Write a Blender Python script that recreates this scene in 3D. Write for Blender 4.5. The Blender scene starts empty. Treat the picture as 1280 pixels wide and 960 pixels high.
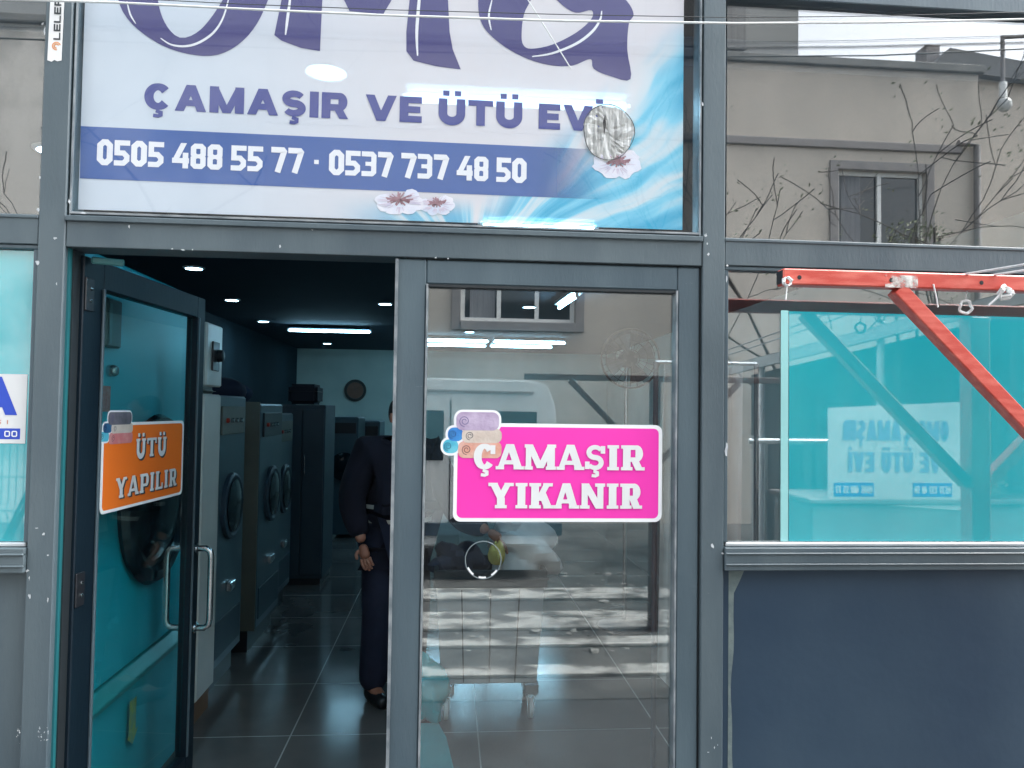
import bpy, bmesh, math, random
from mathutils import Vector, Matrix
R = math.radians
random.seed(7)
C = bpy.context.scene.collection
sc = bpy.context.scene

# ------------------------------------------------------------------ camera
D, H, F = 2.3, 1.6, 961.0                      # distance to the shop front, eye height, focal length in photo pixels
YAW, PIT, ROL = R(4.756), R(1.954), R(0.807)
fw = Vector((math.sin(YAW)*math.cos(PIT), math.cos(YAW)*math.cos(PIT), math.sin(PIT)))
r0 = Vector((math.cos(YAW), -math.sin(YAW), 0)); u0 = r0.cross(fw)
rt = r0*math.cos(ROL) + u0*math.sin(ROL); up = -r0*math.sin(ROL) + u0*math.cos(ROL)
cam = bpy.data.objects.new('camera', bpy.data.cameras.new('camera')); C.objects.link(cam)
cam.matrix_world = Matrix(((rt.x, up.x, -fw.x, 0), (rt.y, up.y, -fw.y, -D), (rt.z, up.z, -fw.z, H), (0, 0, 0, 1)))
cam.data.sensor_width = 36; cam.data.lens = F/1280*36; cam.data.clip_start = .02; cam.data.clip_end = 600
sc.camera = cam

# ------------------------------------------------------------------ world, sun, exposure
SUN_EL, SUN_AZ = R(52), R(84)
w = bpy.data.worlds.new('World'); sc.world = w; w.use_nodes = True
nt = w.node_tree; bg = nt.nodes['Background']
sky = nt.nodes.new('ShaderNodeTexSky'); sky.sky_type = 'NISHITA'; sky.sun_disc = False
sky.sun_elevation = SUN_EL; sky.sun_rotation = SUN_AZ; sky.air_density = 1; sky.dust_density = 4; sky.ozone_density = 1
hs = nt.nodes.new('ShaderNodeHueSaturation'); hs.inputs['Saturation'].default_value = .28
nt.links.new(sky.outputs[0], hs.inputs['Color']); nt.links.new(hs.outputs[0], bg.inputs['Color'])
bg.inputs['Strength'].default_value = .15
sl = bpy.data.lights.new('sun', 'SUN'); sl.energy = 1.3; sl.angle = R(14); sl.color = (1, .97, .93)
so = bpy.data.objects.new('sun', sl); C.objects.link(so)
sd = Vector((math.sin(SUN_AZ)*math.cos(SUN_EL), math.cos(SUN_AZ)*math.cos(SUN_EL), math.sin(SUN_EL)))
so.rotation_euler = sd.to_track_quat('Z', 'Y').to_euler(); so.location = (3, -4, 9)
vs = sc.view_settings; vs.view_transform = 'Standard'; vs.look = 'None'; vs.gamma = 1; vs.use_curve_mapping = False
vs.exposure = 2.6
sc.cycles.use_denoising = True
sc.cycles.max_bounces = 10; sc.cycles.transparent_max_bounces = 24; sc.cycles.glossy_bounces = 5
sc.cycles.caustics_reflective = False; sc.cycles.caustics_refractive = False
sc.cycles.sample_clamp_indirect = 6

# ------------------------------------------------------------------ helpers
def at(px, py, Y=0.0):
    d = rt*((px-640)/F) - up*((py-480)/F) + fw
    return Vector((0, -D, H)) + d*((Y+D)/d.y)
def refl(px, py, Y):                            # a point the shop glass mirrors: it stands at -Y in the street
    p = at(px, py, Y); return Vector((p.x, -Y, p.z))
def S(c):                                       # display sRGB 0-255 -> linear
    return tuple(((v/255)/12.92 if v/255 < .04045 else ((v/255+.055)/1.055)**2.4) for v in c)

class MB:
    def __init__(s): s.v = []; s.f = []; s.xf = None
    def add(s, vs, fs):
        n = len(s.v); s.v += [Vector(v) for v in vs]; s.f += [[i+n for i in f] for f in fs]; return s
    def box(s, x0, x1, y0, y1, z0, z1):
        x0, x1 = sorted((x0, x1)); y0, y1 = sorted((y0, y1)); z0, z1 = sorted((z0, z1))
        return s.add([(x, y, z) for z in (z0, z1) for y in (y0, y1) for x in (x0, x1)],
                     [(0, 2, 3, 1), (4, 5, 7, 6), (0, 1, 5, 4), (2, 6, 7, 3), (0, 4, 6, 2), (1, 3, 7, 5)])
    def bar(s, a, b, w, h, upv=(0, 0, 1)):      # square bar from a to b
        a, b = Vector(a), Vector(b); t = (b-a).normalized(); u = Vector(upv)
        if abs(t.dot(u)) > .98: u = Vector((0, 1, 0))
        n = t.cross(u).normalized(); m = n.cross(t).normalized()
        q = [p + n*i*w/2 + m*j*h/2 for p in (a, b) for i, j in ((-1, -1), (1, -1), (1, 1), (-1, 1))]
        return s.add(q, [(0, 1, 2, 3), (7, 6, 5, 4), (0, 4, 5, 1), (1, 5, 6, 2), (2, 6, 7, 3), (3, 7, 4, 0)])
    def tube(s, pts, r, n=8, closed=False, caps=True):
        pts = [Vector(p) for p in pts]; k = len(pts); rings = []
        rr = r if isinstance(r, (list, tuple)) else [r]*k
        ref = None; vs_ = []
        for i, p in enumerate(pts):
            if closed: t = (pts[(i+1) % k]-pts[i-1])
            else: t = pts[min(i+1, k-1)]-pts[max(i-1, 0)]
            t.normalize()
            if ref is None: ref = Vector((0, 0, 1)) if abs(t.z) < .9 else Vector((1, 0, 0))
            a = t.cross(ref).normalized(); b = a.cross(t).normalized(); ref = b
            vs_ += [p + (a*math.cos(6.2832*j/n) + b*math.sin(6.2832*j/n))*rr[i] for j in range(n)]
        fs = []
        for i in range(k if closed else k-1):
            i2 = (i+1) % k
            fs += [(i*n+j, i*n+(j+1) % n, i2*n+(j+1) % n, i2*n+j) for j in range(n)]
        if caps and not closed: fs += [list(range(n))[::-1], [(k-1)*n+j for j in range(n)]]
        return s.add(vs_, fs)
    def lathe(s, prof, o, ax=(0, 0, 1), n=24):  # prof: (radius, distance along axis)
        ax = Vector(ax).normalized(); o = Vector(o)
        e = Vector((0, 0, 1)) if abs(ax.z) < .9 else Vector((1, 0, 0))
        a = ax.cross(e).normalized(); b = ax.cross(a)
        vs_ = [o + ax*h + (a*math.cos(6.2832*j/n)+b*math.sin(6.2832*j/n))*max(r, 1e-4) for r, h in prof for j in range(n)]
        fs = [(i*n+j, i*n+(j+1) % n, (i+1)*n+(j+1) % n, (i+1)*n+j) for i in range(len(prof)-1) for j in range(n)]
        fs += [list(range(n))[::-1], [(len(prof)-1)*n+j for j in range(n)]]
        return s.add(vs_, fs)
    def ball(s, o, r, n=10, sq=(1, 1, 1)):
        o = Vector(o); vs_ = []; m = n//2
        for i in range(1, m):
            th = math.pi*i/m
            vs_ += [o+Vector((math.sin(th)*math.cos(6.2832*j/n)*sq[0], math.sin(th)*math.sin(6.2832*j/n)*sq[1], math.cos(th)*sq[2]))*r for j in range(n)]
        fs = [(i*n+j, (i+1)*n+j, (i+1)*n+(j+1) % n, i*n+(j+1) % n) for i in range(m-2) for j in range(n)]
        fs += [list(range(n)), [(m-2)*n+j for j in range(n)][::-1]]
        return s.add(vs_, fs)
    def prism(s, poly, vec):                    # polygon (3-D points) pushed along vec
        k = len(poly); vec = Vector(vec); a = [Vector(p) for p in poly]
        return s.add(a+[p+vec for p in a], [list(range(k))[::-1], [k+i for i in range(k)]] +
                     [(i, (i+1) % k, k+(i+1) % k, k+i) for i in range(k)])
    def poly(s, pts): return s.add(pts, [list(range(len(pts)))])
    def build(s, name, m, parent=None, bevel=0, smooth=False, seg=1, loc=None, mods=None):
        bm = bmesh.new(); base = world_loc(parent) if parent else Vector((0, 0, 0))
        pts = [s.xf(v) if s.xf else v for v in s.v]
        if parent is None and loc is None:
            lo = [min(p[i] for p in pts) for i in range(3)]; hi = [max(p[i] for p in pts) for i in range(3)]
            loc = Vector(((lo[0]+hi[0])/2, (lo[1]+hi[1])/2, lo[2]))
        off = base if parent else Vector(loc)
        vv = [bm.verts.new(p-off) for p in pts]
        for f in s.f:
            try: bm.faces.new([vv[i] for i in f])
            except ValueError: pass
        bmesh.ops.recalc_face_normals(bm, faces=bm.faces)
        if bevel:
            es = [e for e in bm.edges if len(e.link_faces) == 2 and e.calc_face_angle(0) > .5]
            bmesh.ops.bevel(bm, geom=es, offset=bevel, segments=seg, affect='EDGES', clamp_overlap=True)
        big = [f for f in bm.faces if len(f.verts) > 4]
        if big: bmesh.ops.triangulate(bm, faces=big)
        if smooth:
            for f in bm.faces: f.smooth = True
            for e in bm.edges:
                if len(e.link_faces) == 2 and e.calc_face_angle(0) > .7: e.smooth = False
        me = bpy.data.meshes.new(name); bm.to_mesh(me); bm.free()
        o = bpy.data.objects.new(name, me); C.objects.link(o)
        if parent: o.parent = parent
        else: o.location = off
        if m: me.materials.append(m)
        return o
def world_loc(o):
    p = Vector((0, 0, 0))
    while o: p += o.location; o = o.parent
    return p
def tag(o, label=None, cat=None, group=None, kind=None):
    if label: o['label'] = label
    if cat: o['category'] = cat
    if group: o['group'] = group
    if kind: o['kind'] = kind
    return o
def thing(name, loc, label, cat, group=None):
    o = bpy.data.objects.new(name, None); C.objects.link(o); o.location = loc; o.empty_display_size = .1
    return tag(o, label, cat, group)
def copy_thing(o, loc, label=None):
    def rec(a, par):
        c = a.copy(); C.objects.link(c)
        if par: c.parent = par
        for ch in list(a.children): rec(ch, c)
        return c
    kids = list(o.children); r = o.copy(); C.objects.link(r); r.location = loc
    for ch in kids: rec(ch, r)
    if label: r['label'] = label
    return r
def xform(o, ang, piv=(0, 0)):
    pass

# ------------------------------------------------------------------ materials
def mat(name, col, rough=.5, metal=0, col2=None, scale=8, bump=0, bscale=60, rvar=0, stretch=None, spec=.5, marks=None, detail=5, contrast=(.35, .65)):
    m = bpy.data.materials.new(name); m.use_nodes = True; n = m.node_tree.nodes; L = m.node_tree.links
    b = n['Principled BSDF']; b.inputs['Base Color'].default_value = (*col, 1)
    b.inputs['Roughness'].default_value = rough; b.inputs['Metallic'].default_value = metal
    b.inputs['Specular IOR Level'].default_value = spec
    tc = n.new('ShaderNodeTexCoord'); vec = tc.outputs['Object']
    if stretch:
        mp = n.new('ShaderNodeMapping'); mp.inputs['Scale'].default_value = stretch
        L.new(vec, mp.inputs[0]); vec = mp.outputs[0]
    if col2:
        no = n.new('ShaderNodeTexNoise'); no.inputs['Scale'].default_value = scale; no.inputs['Detail'].default_value = detail
        L.new(vec, no.inputs['Vector'])
        mr = n.new('ShaderNodeMapRange'); mr.inputs['From Min'].default_value = contrast[0]; mr.inputs['From Max'].default_value = contrast[1]
        L.new(no.outputs['Fac'], mr.inputs['Value'])
        mx = n.new('ShaderNodeMix'); mx.data_type = 'RGBA'; mx.inputs['A'].default_value = (*col, 1); mx.inputs['B'].default_value = (*col2, 1)
        L.new(mr.outputs[0], mx.inputs['Factor']); out = mx.outputs['Result']
        if marks:                               # sparse pale scratches and chips
            mp2 = n.new('ShaderNodeMapping'); mp2.inputs['Scale'].default_value = (9, 9, 60); mp2.inputs['Rotation'].default_value = (0, .35, 0)
            n2 = n.new('ShaderNodeTexNoise'); n2.inputs['Scale'].default_value = 1.0; n2.inputs['Detail'].default_value = 8; n2.inputs['Roughness'].default_value = .7
            L.new(tc.outputs['Object'], mp2.inputs[0]); L.new(mp2.outputs[0], n2.inputs['Vector'])
            m2 = n.new('ShaderNodeMapRange'); m2.inputs['From Min'].default_value = .69; m2.inputs['From Max'].default_value = .74; m2.inputs['To Max'].default_value = .75
            L.new(n2.outputs['Fac'], m2.inputs['Value'])
            x2 = n.new('ShaderNodeMix'); x2.data_type = 'RGBA'; x2.inputs['B'].default_value = (*marks, 1)
            L.new(m2.outputs[0], x2.inputs['Factor']); L.new(out, x2.inputs['A']); out = x2.outputs['Result']
        L.new(out, b.inputs['Base Color'])
        if rvar:
            m3 = n.new('ShaderNodeMapRange'); m3.inputs['To Min'].default_value = rough-rvar; m3.inputs['To Max'].default_value = rough+rvar
            L.new(no.outputs['Fac'], m3.inputs['Value']); L.new(m3.outputs[0], b.inputs['Roughness'])
    if bump:
        nb = n.new('ShaderNodeTexNoise'); nb.inputs['Scale'].default_value = bscale; nb.inputs['Detail'].default_value = 6
        L.new(vec, nb.inputs['Vector'])
        bp = n.new('ShaderNodeBump'); bp.inputs['Strength'].default_value = bump; bp.inputs['Distance'].default_value = .01
        L.new(nb.outputs['Fac'], bp.inputs['Height']); L.new(bp.outputs[0], b.inputs['Normal'])
    return m
def emit(name, col, st):
    m = bpy.data.materials.new(name); m.use_nodes = True; n = m.node_tree.nodes; L = m.node_tree.links
    b = n['Principled BSDF']; b.inputs['Base Color'].default_value = (.8, .8, .8, 1)
    b.inputs['Emission Color'].default_value = (*col, 1); b.inputs['Emission Strength'].default_value = st
    return m
def glass(name, refl0=.11, tint=(.93, .97, .97), wob=.0, dust=.05):
    m = bpy.data.materials.new(name); m.use_nodes = True; n = m.node_tree.nodes; L = m.node_tree.links
    n.remove(n['Principled BSDF']); out = n['Material Output']
    tr = n.new('ShaderNodeBsdfTransparent'); tr.inputs[0].default_value = (*tint, 1)
    gl = n.new('ShaderNodeBsdfGlossy'); gl.inputs['Roughness'].default_value = 0.0; gl.inputs['Color'].default_value = (.98, 1, 1, 1)
    lw = n.new('ShaderNodeLayerWeight'); lw.inputs['Blend'].default_value = .5
    p = n.new('ShaderNodeMath'); p.operation = 'POWER'; p.inputs[1].default_value = 5; L.new(lw.outputs['Facing'], p.inputs[0])
    q = n.new('ShaderNodeMath'); q.operation = 'MULTIPLY_ADD'; q.inputs[1].default_value = .8; q.inputs[2].default_value = refl0; L.new(p.outputs[0], q.inputs[0])
    q.use_clamp = True
    if wob:
        tc = n.new('ShaderNodeTexCoord'); no = n.new('ShaderNodeTexNoise'); no.inputs['Scale'].default_value = 1.6; no.inputs['Detail'].default_value = 1
        L.new(tc.outputs['Object'], no.inputs['Vector'])
        bp = n.new('ShaderNodeBump'); bp.inputs['Strength'].default_value = wob; bp.inputs['Distance'].default_value = .01
        L.new(no.outputs['Fac'], bp.inputs['Height']); L.new(bp.outputs[0], gl.inputs['Normal'])
    mx = n.new('ShaderNodeMixShader'); L.new(q.outputs[0], mx.inputs[0]); L.new(tr.outputs[0], mx.inputs[1]); L.new(gl.outputs[0], mx.inputs[2])
    # thin dust and wipe marks on the pane
    tc = n.new('ShaderNodeTexCoord'); mp = n.new('ShaderNodeMapping'); mp.inputs['Scale'].default_value = (3, 1, 1.1); mp.inputs['Rotation'].default_value = (0, .5, 0)
    no = n.new('ShaderNodeTexNoise'); no.inputs['Scale'].default_value = 2.3; no.inputs['Detail'].default_value = 10; no.inputs['Roughness'].default_value = .68
    L.new(tc.outputs['Object'], mp.inputs[0]); L.new(mp.outputs[0], no.inputs['Vector'])
    mr = n.new('ShaderNodeMapRange'); mr.inputs['From Min'].default_value = .42; mr.inputs['From Max'].default_value = .8; mr.inputs['To Min'].default_value = dust*.25; mr.inputs['To Max'].default_value = dust
    L.new(no.outputs['Fac'], mr.inputs['Value'])
    df = n.new('ShaderNodeBsdfDiffuse'); df.inputs[0].default_value = (.5, .52, .52, 1)
    m2 = n.new('ShaderNodeMixShader'); L.new(mr.outputs[0], m2.inputs[0]); L.new(mx.outputs[0], m2.inputs[1]); L.new(df.outputs[0], m2.inputs[2])
    L.new(m2.outputs[0], out.inputs['Surface'])
    return m

M = {}
M['frame'] = mat('grey_painted_steel', (.052, .079, .098), .42, 0, (.092, .126, .142), 3.2, .1, 90, .12, (1.4, 1.4, .4), detail=9, contrast=(.32, .7), marks=(.35, .40, .42))
M['frame2'] = mat('grey_painted_steel_door', (.048, .078, .100), .38, 0, (.082, .122, .144), 3.2, .1, 90, .12, (1.4, 1.4, .35), detail=9, contrast=(.32, .7), marks=(.30, .36, .4))
M['panel'] = mat('blue_grey_sheet_panel', (.020, .043, .074), .46, 0, (.040, .070, .102), 1.6, .12, 20, .12, detail=9, contrast=(.3, .75), spec=.35, marks=(.12, .16, .2))
M['edge'] = mat('worn_bare_edge', (.30, .33, .35), .4, .2, (.12, .15, .17), 14)
M['chip'] = mat('white_paint_chip', (.62, .66, .68), .6, 0, (.38, .42, .45), 40)
M['seal'] = mat('black_rubber_seal', (.012, .018, .022), .6)
M['putty'] = mat('grey_green_putty', (.17, .22, .21), .75, 0, (.10, .14, .15), 18, .3, 60)
M['glass'] = glass('window_glass', .16, (.98, .99, .99), wob=.0, dust=.014)
M['sign_glass'] = glass('sign_bay_glass', .03, (.98, .99, 1), dust=.012)
M['door_glass'] = glass('door_glass', .12, wob=.0, dust=.012)
M['leaf_glass'] = glass('inner_door_glass', .05, (.82, .96, .96), dust=.006)
M['film'] = mat('turquoise_window_film', (.014, .37, .44), .02, 0, (.035, .46, .52), 2.4, contrast=(.3, .75), detail=9)
M['film'].node_tree.nodes['Principled BSDF'].inputs['IOR'].default_value = 2.75
M['film_edge'] = mat('pale_turquoise_film', (.30, .62, .62), .4)
M['alu'] = mat('silver_bead', (.62, .66, .68), .35, .3, (.5, .53, .55), 10)
M['white'] = mat('white_plastic', (.72, .74, .74), .4, 0, (.66, .68, .69), 6)
M['black'] = mat('black_plastic', (.012, .014, .018), .4)
M['chrome'] = mat('brushed_steel', (.55, .6, .62), .22, 1, (.45, .5, .52), 20, stretch=(1, 1, 12))
# shop inside
M['in_wall'] = mat('pale_green_plaster', (.52, .62, .58), .8, 0, (.44, .55, .52), 2, .05, 40)
M['in_ceil'] = mat('blue_grey_ceiling', (.022, .05, .082), .85, 0, (.02, .045, .075), 3)
M['teal_machine'] = mat('teal_enamel', (.004, .34, .43), .32, 0, (.008, .42, .52), 1.3, .02, 12, .08)
M['drum_glass'] = mat('dark_drum_glass', (.004, .012, .018), .12)
M['dryer'] = mat('blue_grey_enamel', (.034, .074, .098), .35, 0, (.046, .088, .11), 3, rvar=.08)
M['dryer2'] = mat('beige_side_panel', (.11, .12, .10), .5, 0, (.085, .10, .085), 4)
M['machine_white'] = mat('white_enamel', (.52, .55, .52), .35, 0, (.44, .48, .46), 3)
M['cab'] = mat('dark_cabinet_board', (.018, .04, .062), .5, 0, (.024, .05, .07), 5)
M['box'] = mat('black_cloth_box', (.008, .010, .02), .8)
M['clock_face'] = mat('terracotta_clock_face', (.22, .11, .08), .6, 0, (.18, .09, .06), 5)
M['clock_rim'] = mat('dark_clock_rim', (.02, .022, .02), .4)
M['lamp'] = emit('lit_lamp', (.38, .76, 1), 9)
M['tube'] = emit('lit_tube', (.38, .76, 1), 7)
# cloth, people
M['skin'] = mat('skin', (.34, .16, .105), .55, 0, (.30, .13, .085), 20, .05, 200)
M['hair'] = mat('dark_hair', (.008, .008, .010), .6, 0, (.014, .013, .013), 60, .3, 200)
M['navy'] = mat('navy_jacket', (.002, .003, .011), .95, 0, (.004, .005, .016), 10, .25, 30)
M['blue'] = mat('blue_trousers', (.006, .018, .075), .8, 0, (.005, .012, .05), 6, .25, 30)
M['trouser'] = mat('dark_trousers', (.005, .010, .030), .85, 0, (.008, .014, .038), 10, .25, 30)
M['stripe'] = mat('reflective_stripe', (.36, .38, .36), .4)
M['cloth_w'] = mat('white_cotton', (.58, .6, .6), .9, 0, (.46, .49, .5), 5, .5, 12)
M['cloth_g'] = mat('grey_linen_bag', (.78, .8, .8), .9, 0, (.5, .53, .54), 5, .6, 12)
M['cloth_d'] = mat('dark_blue_cloth', (.012, .022, .05), .9, 0, (.02, .035, .07), 8, .6, 20)
M['yellow'] = mat('yellow_cloth', (.62, .55, .16), .9, 0, (.5, .43, .12), 9, .5, 40)
M['teal_bag'] = mat('teal_plastic_bag', (.01, .42, .52), .3, 0, (.02, .52, .6), 7, .6, 9)
M['mat_teal'] = mat('pale_teal_mat', (.12, .46, .5), .7, 0, (.1, .4, .44), 6, .2, 60)
M['bin'] = mat('grey_trolley_plastic', (.36, .40, .42), .5, 0, (.30, .34, .36), 4, .05, 60)
M['bin_dark'] = mat('dark_trolley_rim', (.006, .018, .024), .5, 0, (.01, .024, .03), 6)
# street
M['red'] = mat('coral_red_paint', (.50, .055, .036), .42, 0, (.66, .15, .11), 5, .15, 90, .1, (2, 9, 9), contrast=(.42, .72), detail=8, marks=(.16, .04, .03))
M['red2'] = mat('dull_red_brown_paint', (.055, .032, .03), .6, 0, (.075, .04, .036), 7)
M['rope'] = mat('white_rope', (.72, .74, .74), .8, 0, (.6, .62, .62), 50)
M['cable'] = mat('pale_cable', (.62, .66, .66), .6)
M['cable_d'] = mat('dark_cable', (.03, .04, .045), .6)

# ------------------------------------------------------------------ the setting
def ground_mat():
    m = mat('worn_asphalt', (.052, .056, .06), .8, 0, (.032, .035, .038), 1.4, .5, 70); return m
def tile_mat():
    m = mat('dark_floor_tile', (.085, .088, .090), .15, 0, (.15, .148, .142), 1.6, .05, 4, .1, contrast=(.3, .7))
    n = m.node_tree.nodes; L = m.node_tree.links; b = n['Principled BSDF']
    tc = n.new('ShaderNodeTexCoord'); sp = n.new('ShaderNodeSeparateXYZ'); L.new(tc.outputs['Object'], sp.inputs[0])
    lines = []
    for ax, step, off in (('X', .9, .73), ('Y', .705, .59)):
        a = n.new('ShaderNodeMath'); a.operation = 'ADD'; a.inputs[1].default_value = off + step*20; L.new(sp.outputs[ax], a.inputs[0])
        q = n.new('ShaderNodeMath'); q.operation = 'MODULO'; q.inputs[1].default_value = step; L.new(a.outputs[0], q.inputs[0])
        c = n.new('ShaderNodeMath'); c.operation = 'LESS_THAN'; c.inputs[1].default_value = .007; L.new(q.outputs[0], c.inputs[0]); lines.append(c)
    mx = n.new('ShaderNodeMath'); mx.operation = 'MAXIMUM'; L.new(lines[0].outputs[0], mx.inputs[0]); L.new(lines[1].outputs[0], mx.inputs[1])
    old = b.inputs['Base Color'].links[0].from_socket
    cm = n.new('ShaderNodeMix'); cm.data_type = 'RGBA'; cm.inputs['B'].default_value = (.40, .41, .40, 1)
    L.new(mx.outputs[0], cm.inputs['Factor']); L.new(old, cm.inputs['A']); L.new(cm.outputs['Result'], b.inputs['Base Color'])
    return m
tag(MB().box(-150, 150, -200, 60, -.5, -.03).build('ground', mat('earth', (.14, .13, .11), .95, 0, (.09, .09, .08), .4), loc=(0, 0, 0)), kind='structure')
tag(MB().box(-30, 30, -8.6, -.62, -.028, 0).build('street', ground_mat(), loc=(0, 0, 0)), kind='structure')
tag(MB().box(-4, 4.5, -.615, -.12, -.028, .03).build('pavement', mat('dark_paving', (.07, .075, .08), .7, 0, (.10, .105, .11), 3, .3, 60), loc=(0, 0, 0), bevel=.01), kind='structure')
tag(MB().box(-2.95, 3.2, .11, 13, -.03, .02).build('floor', tile_mat(), loc=(0, 0, 0)), kind='structure')
tag(MB().box(-2.95, 3.2, .16, 13, 2.75, 2.85).build('ceiling', M['in_ceil'], loc=(0, 0, 0)), kind='structure')
tag(MB().box(-2.95, 3.2, 13.002, 13.2, -.03, 3.2).build('back_wall', M['in_wall'], loc=(0, 13, 0)), kind='structure')
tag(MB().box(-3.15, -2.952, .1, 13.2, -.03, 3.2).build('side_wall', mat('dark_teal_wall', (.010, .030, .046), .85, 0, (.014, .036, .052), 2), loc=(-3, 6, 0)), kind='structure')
tag(MB().box(3.202, 3.4, .1, 13.2, -.03, 3.2).build('side_wall', M['in_wall'], loc=(3.3, 6, 0)), kind='structure')
tag(MB().box(-3.3, 3.6, .2, 13.4, 3.3, 3.6).build('sky_block_roof', M['in_ceil'], loc=(0, 6, 3.3)), kind='structure')  # unseen roof box, added to block sky light above the ceiling
tag(MB().box(-14, 12, -8.55, -1.9, .001, .005).build('road_surface', mat('worn_grey_paving', (.085, .087, .086), .85, 0, (.035, .036, .037), 2.2, .8, 30, contrast=(.4, .62), detail=10), loc=(0, -4, 0)), kind='structure')
lg = mat('pale_concrete_band', (.38, .38, .365), .85, 0, (.09, .09, .088), 2.6, .8, 25, stretch=(1.3, 2.0, 1), contrast=(.45, .6), detail=10)
for a, b in ((739, 752), (769, 790), (802, 812), (838, 850)):
    y0 = -(H*F/(a-511.6)-D); y1 = -(H*F/(b-511.6)-D)
    tag(MB().box(-12, 8, y0, y1, .0055, .03).build('pavement_band', lg, loc=(0, (y0+y1)/2, 0), bevel=.004), kind='structure')

random.seed(77); rb = MB()
for i in range(700):
    x, y, k = random.uniform(-1.5, 4), -random.uniform(2.7, 5.2), random.uniform(.008, .028)*random.choice((.6, 1, 1.3))
    if x < 1.15 and y < -3.5: continue
    n0 = len(rb.v); rb.ball((x, y, k*.3), k, 6, (random.uniform(.7, 1.6), random.uniform(.7, 1.5), random.uniform(.35, .7)))
    for v in rb.v[n0:]: v += Vector((random.gauss(0, k*.15), random.gauss(0, k*.15), random.gauss(0, k*.1)))
tag(rb.build('rubble', mat('pale_rubble', (.36, .36, .34), .9, 0, (.16, .16, .155), 6), loc=(0, 0, 0)), kind='stuff')

# ------------------------------------------------------------------ shop front
def fx(px, py=500): return at(px, py).x
def fz(px, py): return at(px, py).z
XL0, XL1 = fx(47, 300), fx(80, 330)             # left post
XR0, XR1 = fx(876.5, 600), fx(906, 400)         # right post
Z_HEAD0, Z_HEAD1 = fz(480, 320), fz(480, 284)   # head rail
Z_TOP = fz(1280, 17)
Z_SILL0, Z_SILL1 = fz(1100, 712), fz(1100, 684)
Z_RM0, Z_RM1 = fz(1100, 337), fz(1100, 303)
EL, ER, ZT = -2.75, 2.95, 3.5
shop = thing('shop_front', (0, 0, 0), 'grey metal laundry shop front with double door and turquoise film windows', 'shop front')
f = MB()
f.box(XL0, XL1, 0, .11, 0, ZT)
f.build('post', M['frame'], shop, bevel=.003)
f = MB().box(XR0+.002, XR1, 0, .11, 0, ZT); f.build('post', M['frame'], shop, bevel=.003)
f = MB().box(EL, EL+.09, 0, .11, 0, ZT); f.build('post', M['frame'], shop, bevel=.003)
f = MB().box(ER-.09, ER, 0, .11, 0, ZT); f.build('post', M['frame'], shop, bevel=.003)
f = MB().box(XL1+.001, XR0, .004, .11, Z_HEAD0, Z_HEAD1)
f.box(XL1+.001, XR0, -.006, .05, Z_HEAD1-.012, Z_HEAD1+.004); f.build('head_rail', M['frame'], shop, bevel=.002)
for a, b in ((EL+.091, XL0-.001), (XR1+.001, ER-.091)):
    f = MB().box(a, b, .004, .11, Z_RM0, Z_RM1)
    f.box(a, b, .0, .03, Z_RM1-.012, Z_RM1-.002)
    f.build('transom', M['frame'], shop, bevel=.002)
    f = MB().box(a, b, -.012, .11, Z_SILL0, Z_SILL1)
    f.box(a, b, -.018, .02, Z_SILL1-.02, Z_SILL1-.014); f.box(a, b, -.018, .02, Z_SILL0+.016, Z_SILL0+.022)
    f.build('sill_rail', M['frame'], shop, bevel=.002)
    MB().box(a, b, .03, .09, .12, Z_SILL0-.001).build('lower_panel', M['panel'] if a > 0 else M['frame'], shop)
    MB().box(a, b, .0, .11, 0, .119).build('bottom_rail', M['frame'], shop, bevel=.003)
    # beads and panes
    z0, z1 = Z_SILL1+.001, Z_RM0-.001
    MB().box(a+.008, b-.008, .012, .03, z0, z0+.011).build('window_bead', M['alu'], shop, bevel=.002)
    MB().box(a+.001, a+.014, .010, .05, z0+.012, z1-.013).box(b-.014, b-.001, .010, .05, z0+.012, z1-.013).box(a+.001, b-.001, .010, .05, z1-.012, z1).build('window_frame', M['frame2'], shop, bevel=.002)
    MB().box(a+.014, b-.014, .03, .036, z0, z1).build('window_pane', M['glass'], shop)
    MB().box(a+.014, b-.014, .03, .036, Z_RM1+.001, Z_TOP-.001).build('window_pane', M['glass'], shop)
    MB().box(a, b, 0, .11, Z_TOP, Z_TOP+.09).build('top_rail', M['frame2'], shop, bevel=.003)
    MB().box(a, b, .02, .1, Z_TOP+.091, ZT).build('fascia', M['frame2'], shop)
MB().box(XL1+.001, XR0+.001, 0, .11, Z_TOP+.25, Z_TOP+.34).build('top_rail', M['frame2'], shop, bevel=.003)
MB().box(XL1+.001, XR0+.001, .02, .1, Z_TOP+.341, ZT).build('fascia', M['frame2'], shop)
MB().box(EL-.3, ER+.3, -.02, .2, ZT, 4.4).build('upper_wall', mat('grey_render', (.3, .3, .29), .9, 0, (.24, .24, .23), 3, .2, 40), shop)
# turquoise films behind the glass of both lower windows
zf1 = fz(1130, 391)
xf0 = fx(981, 520)
MB().box(xf0+.026, ER-.11, .0285, .0297, Z_SILL1+.0135, zf1).build('window_film', M['film'], shop)
MB().box(xf0, xf0+.024, .0285, .0297, Z_SILL1+.0135, zf1+.002).build('film_edge', M['film_edge'], shop)
MB().box(EL+.11, XL0-.0165, .0285, .0297, Z_SILL1+.0135, Z_RM0-.015).build('window_film', M['film'], shop)
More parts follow.
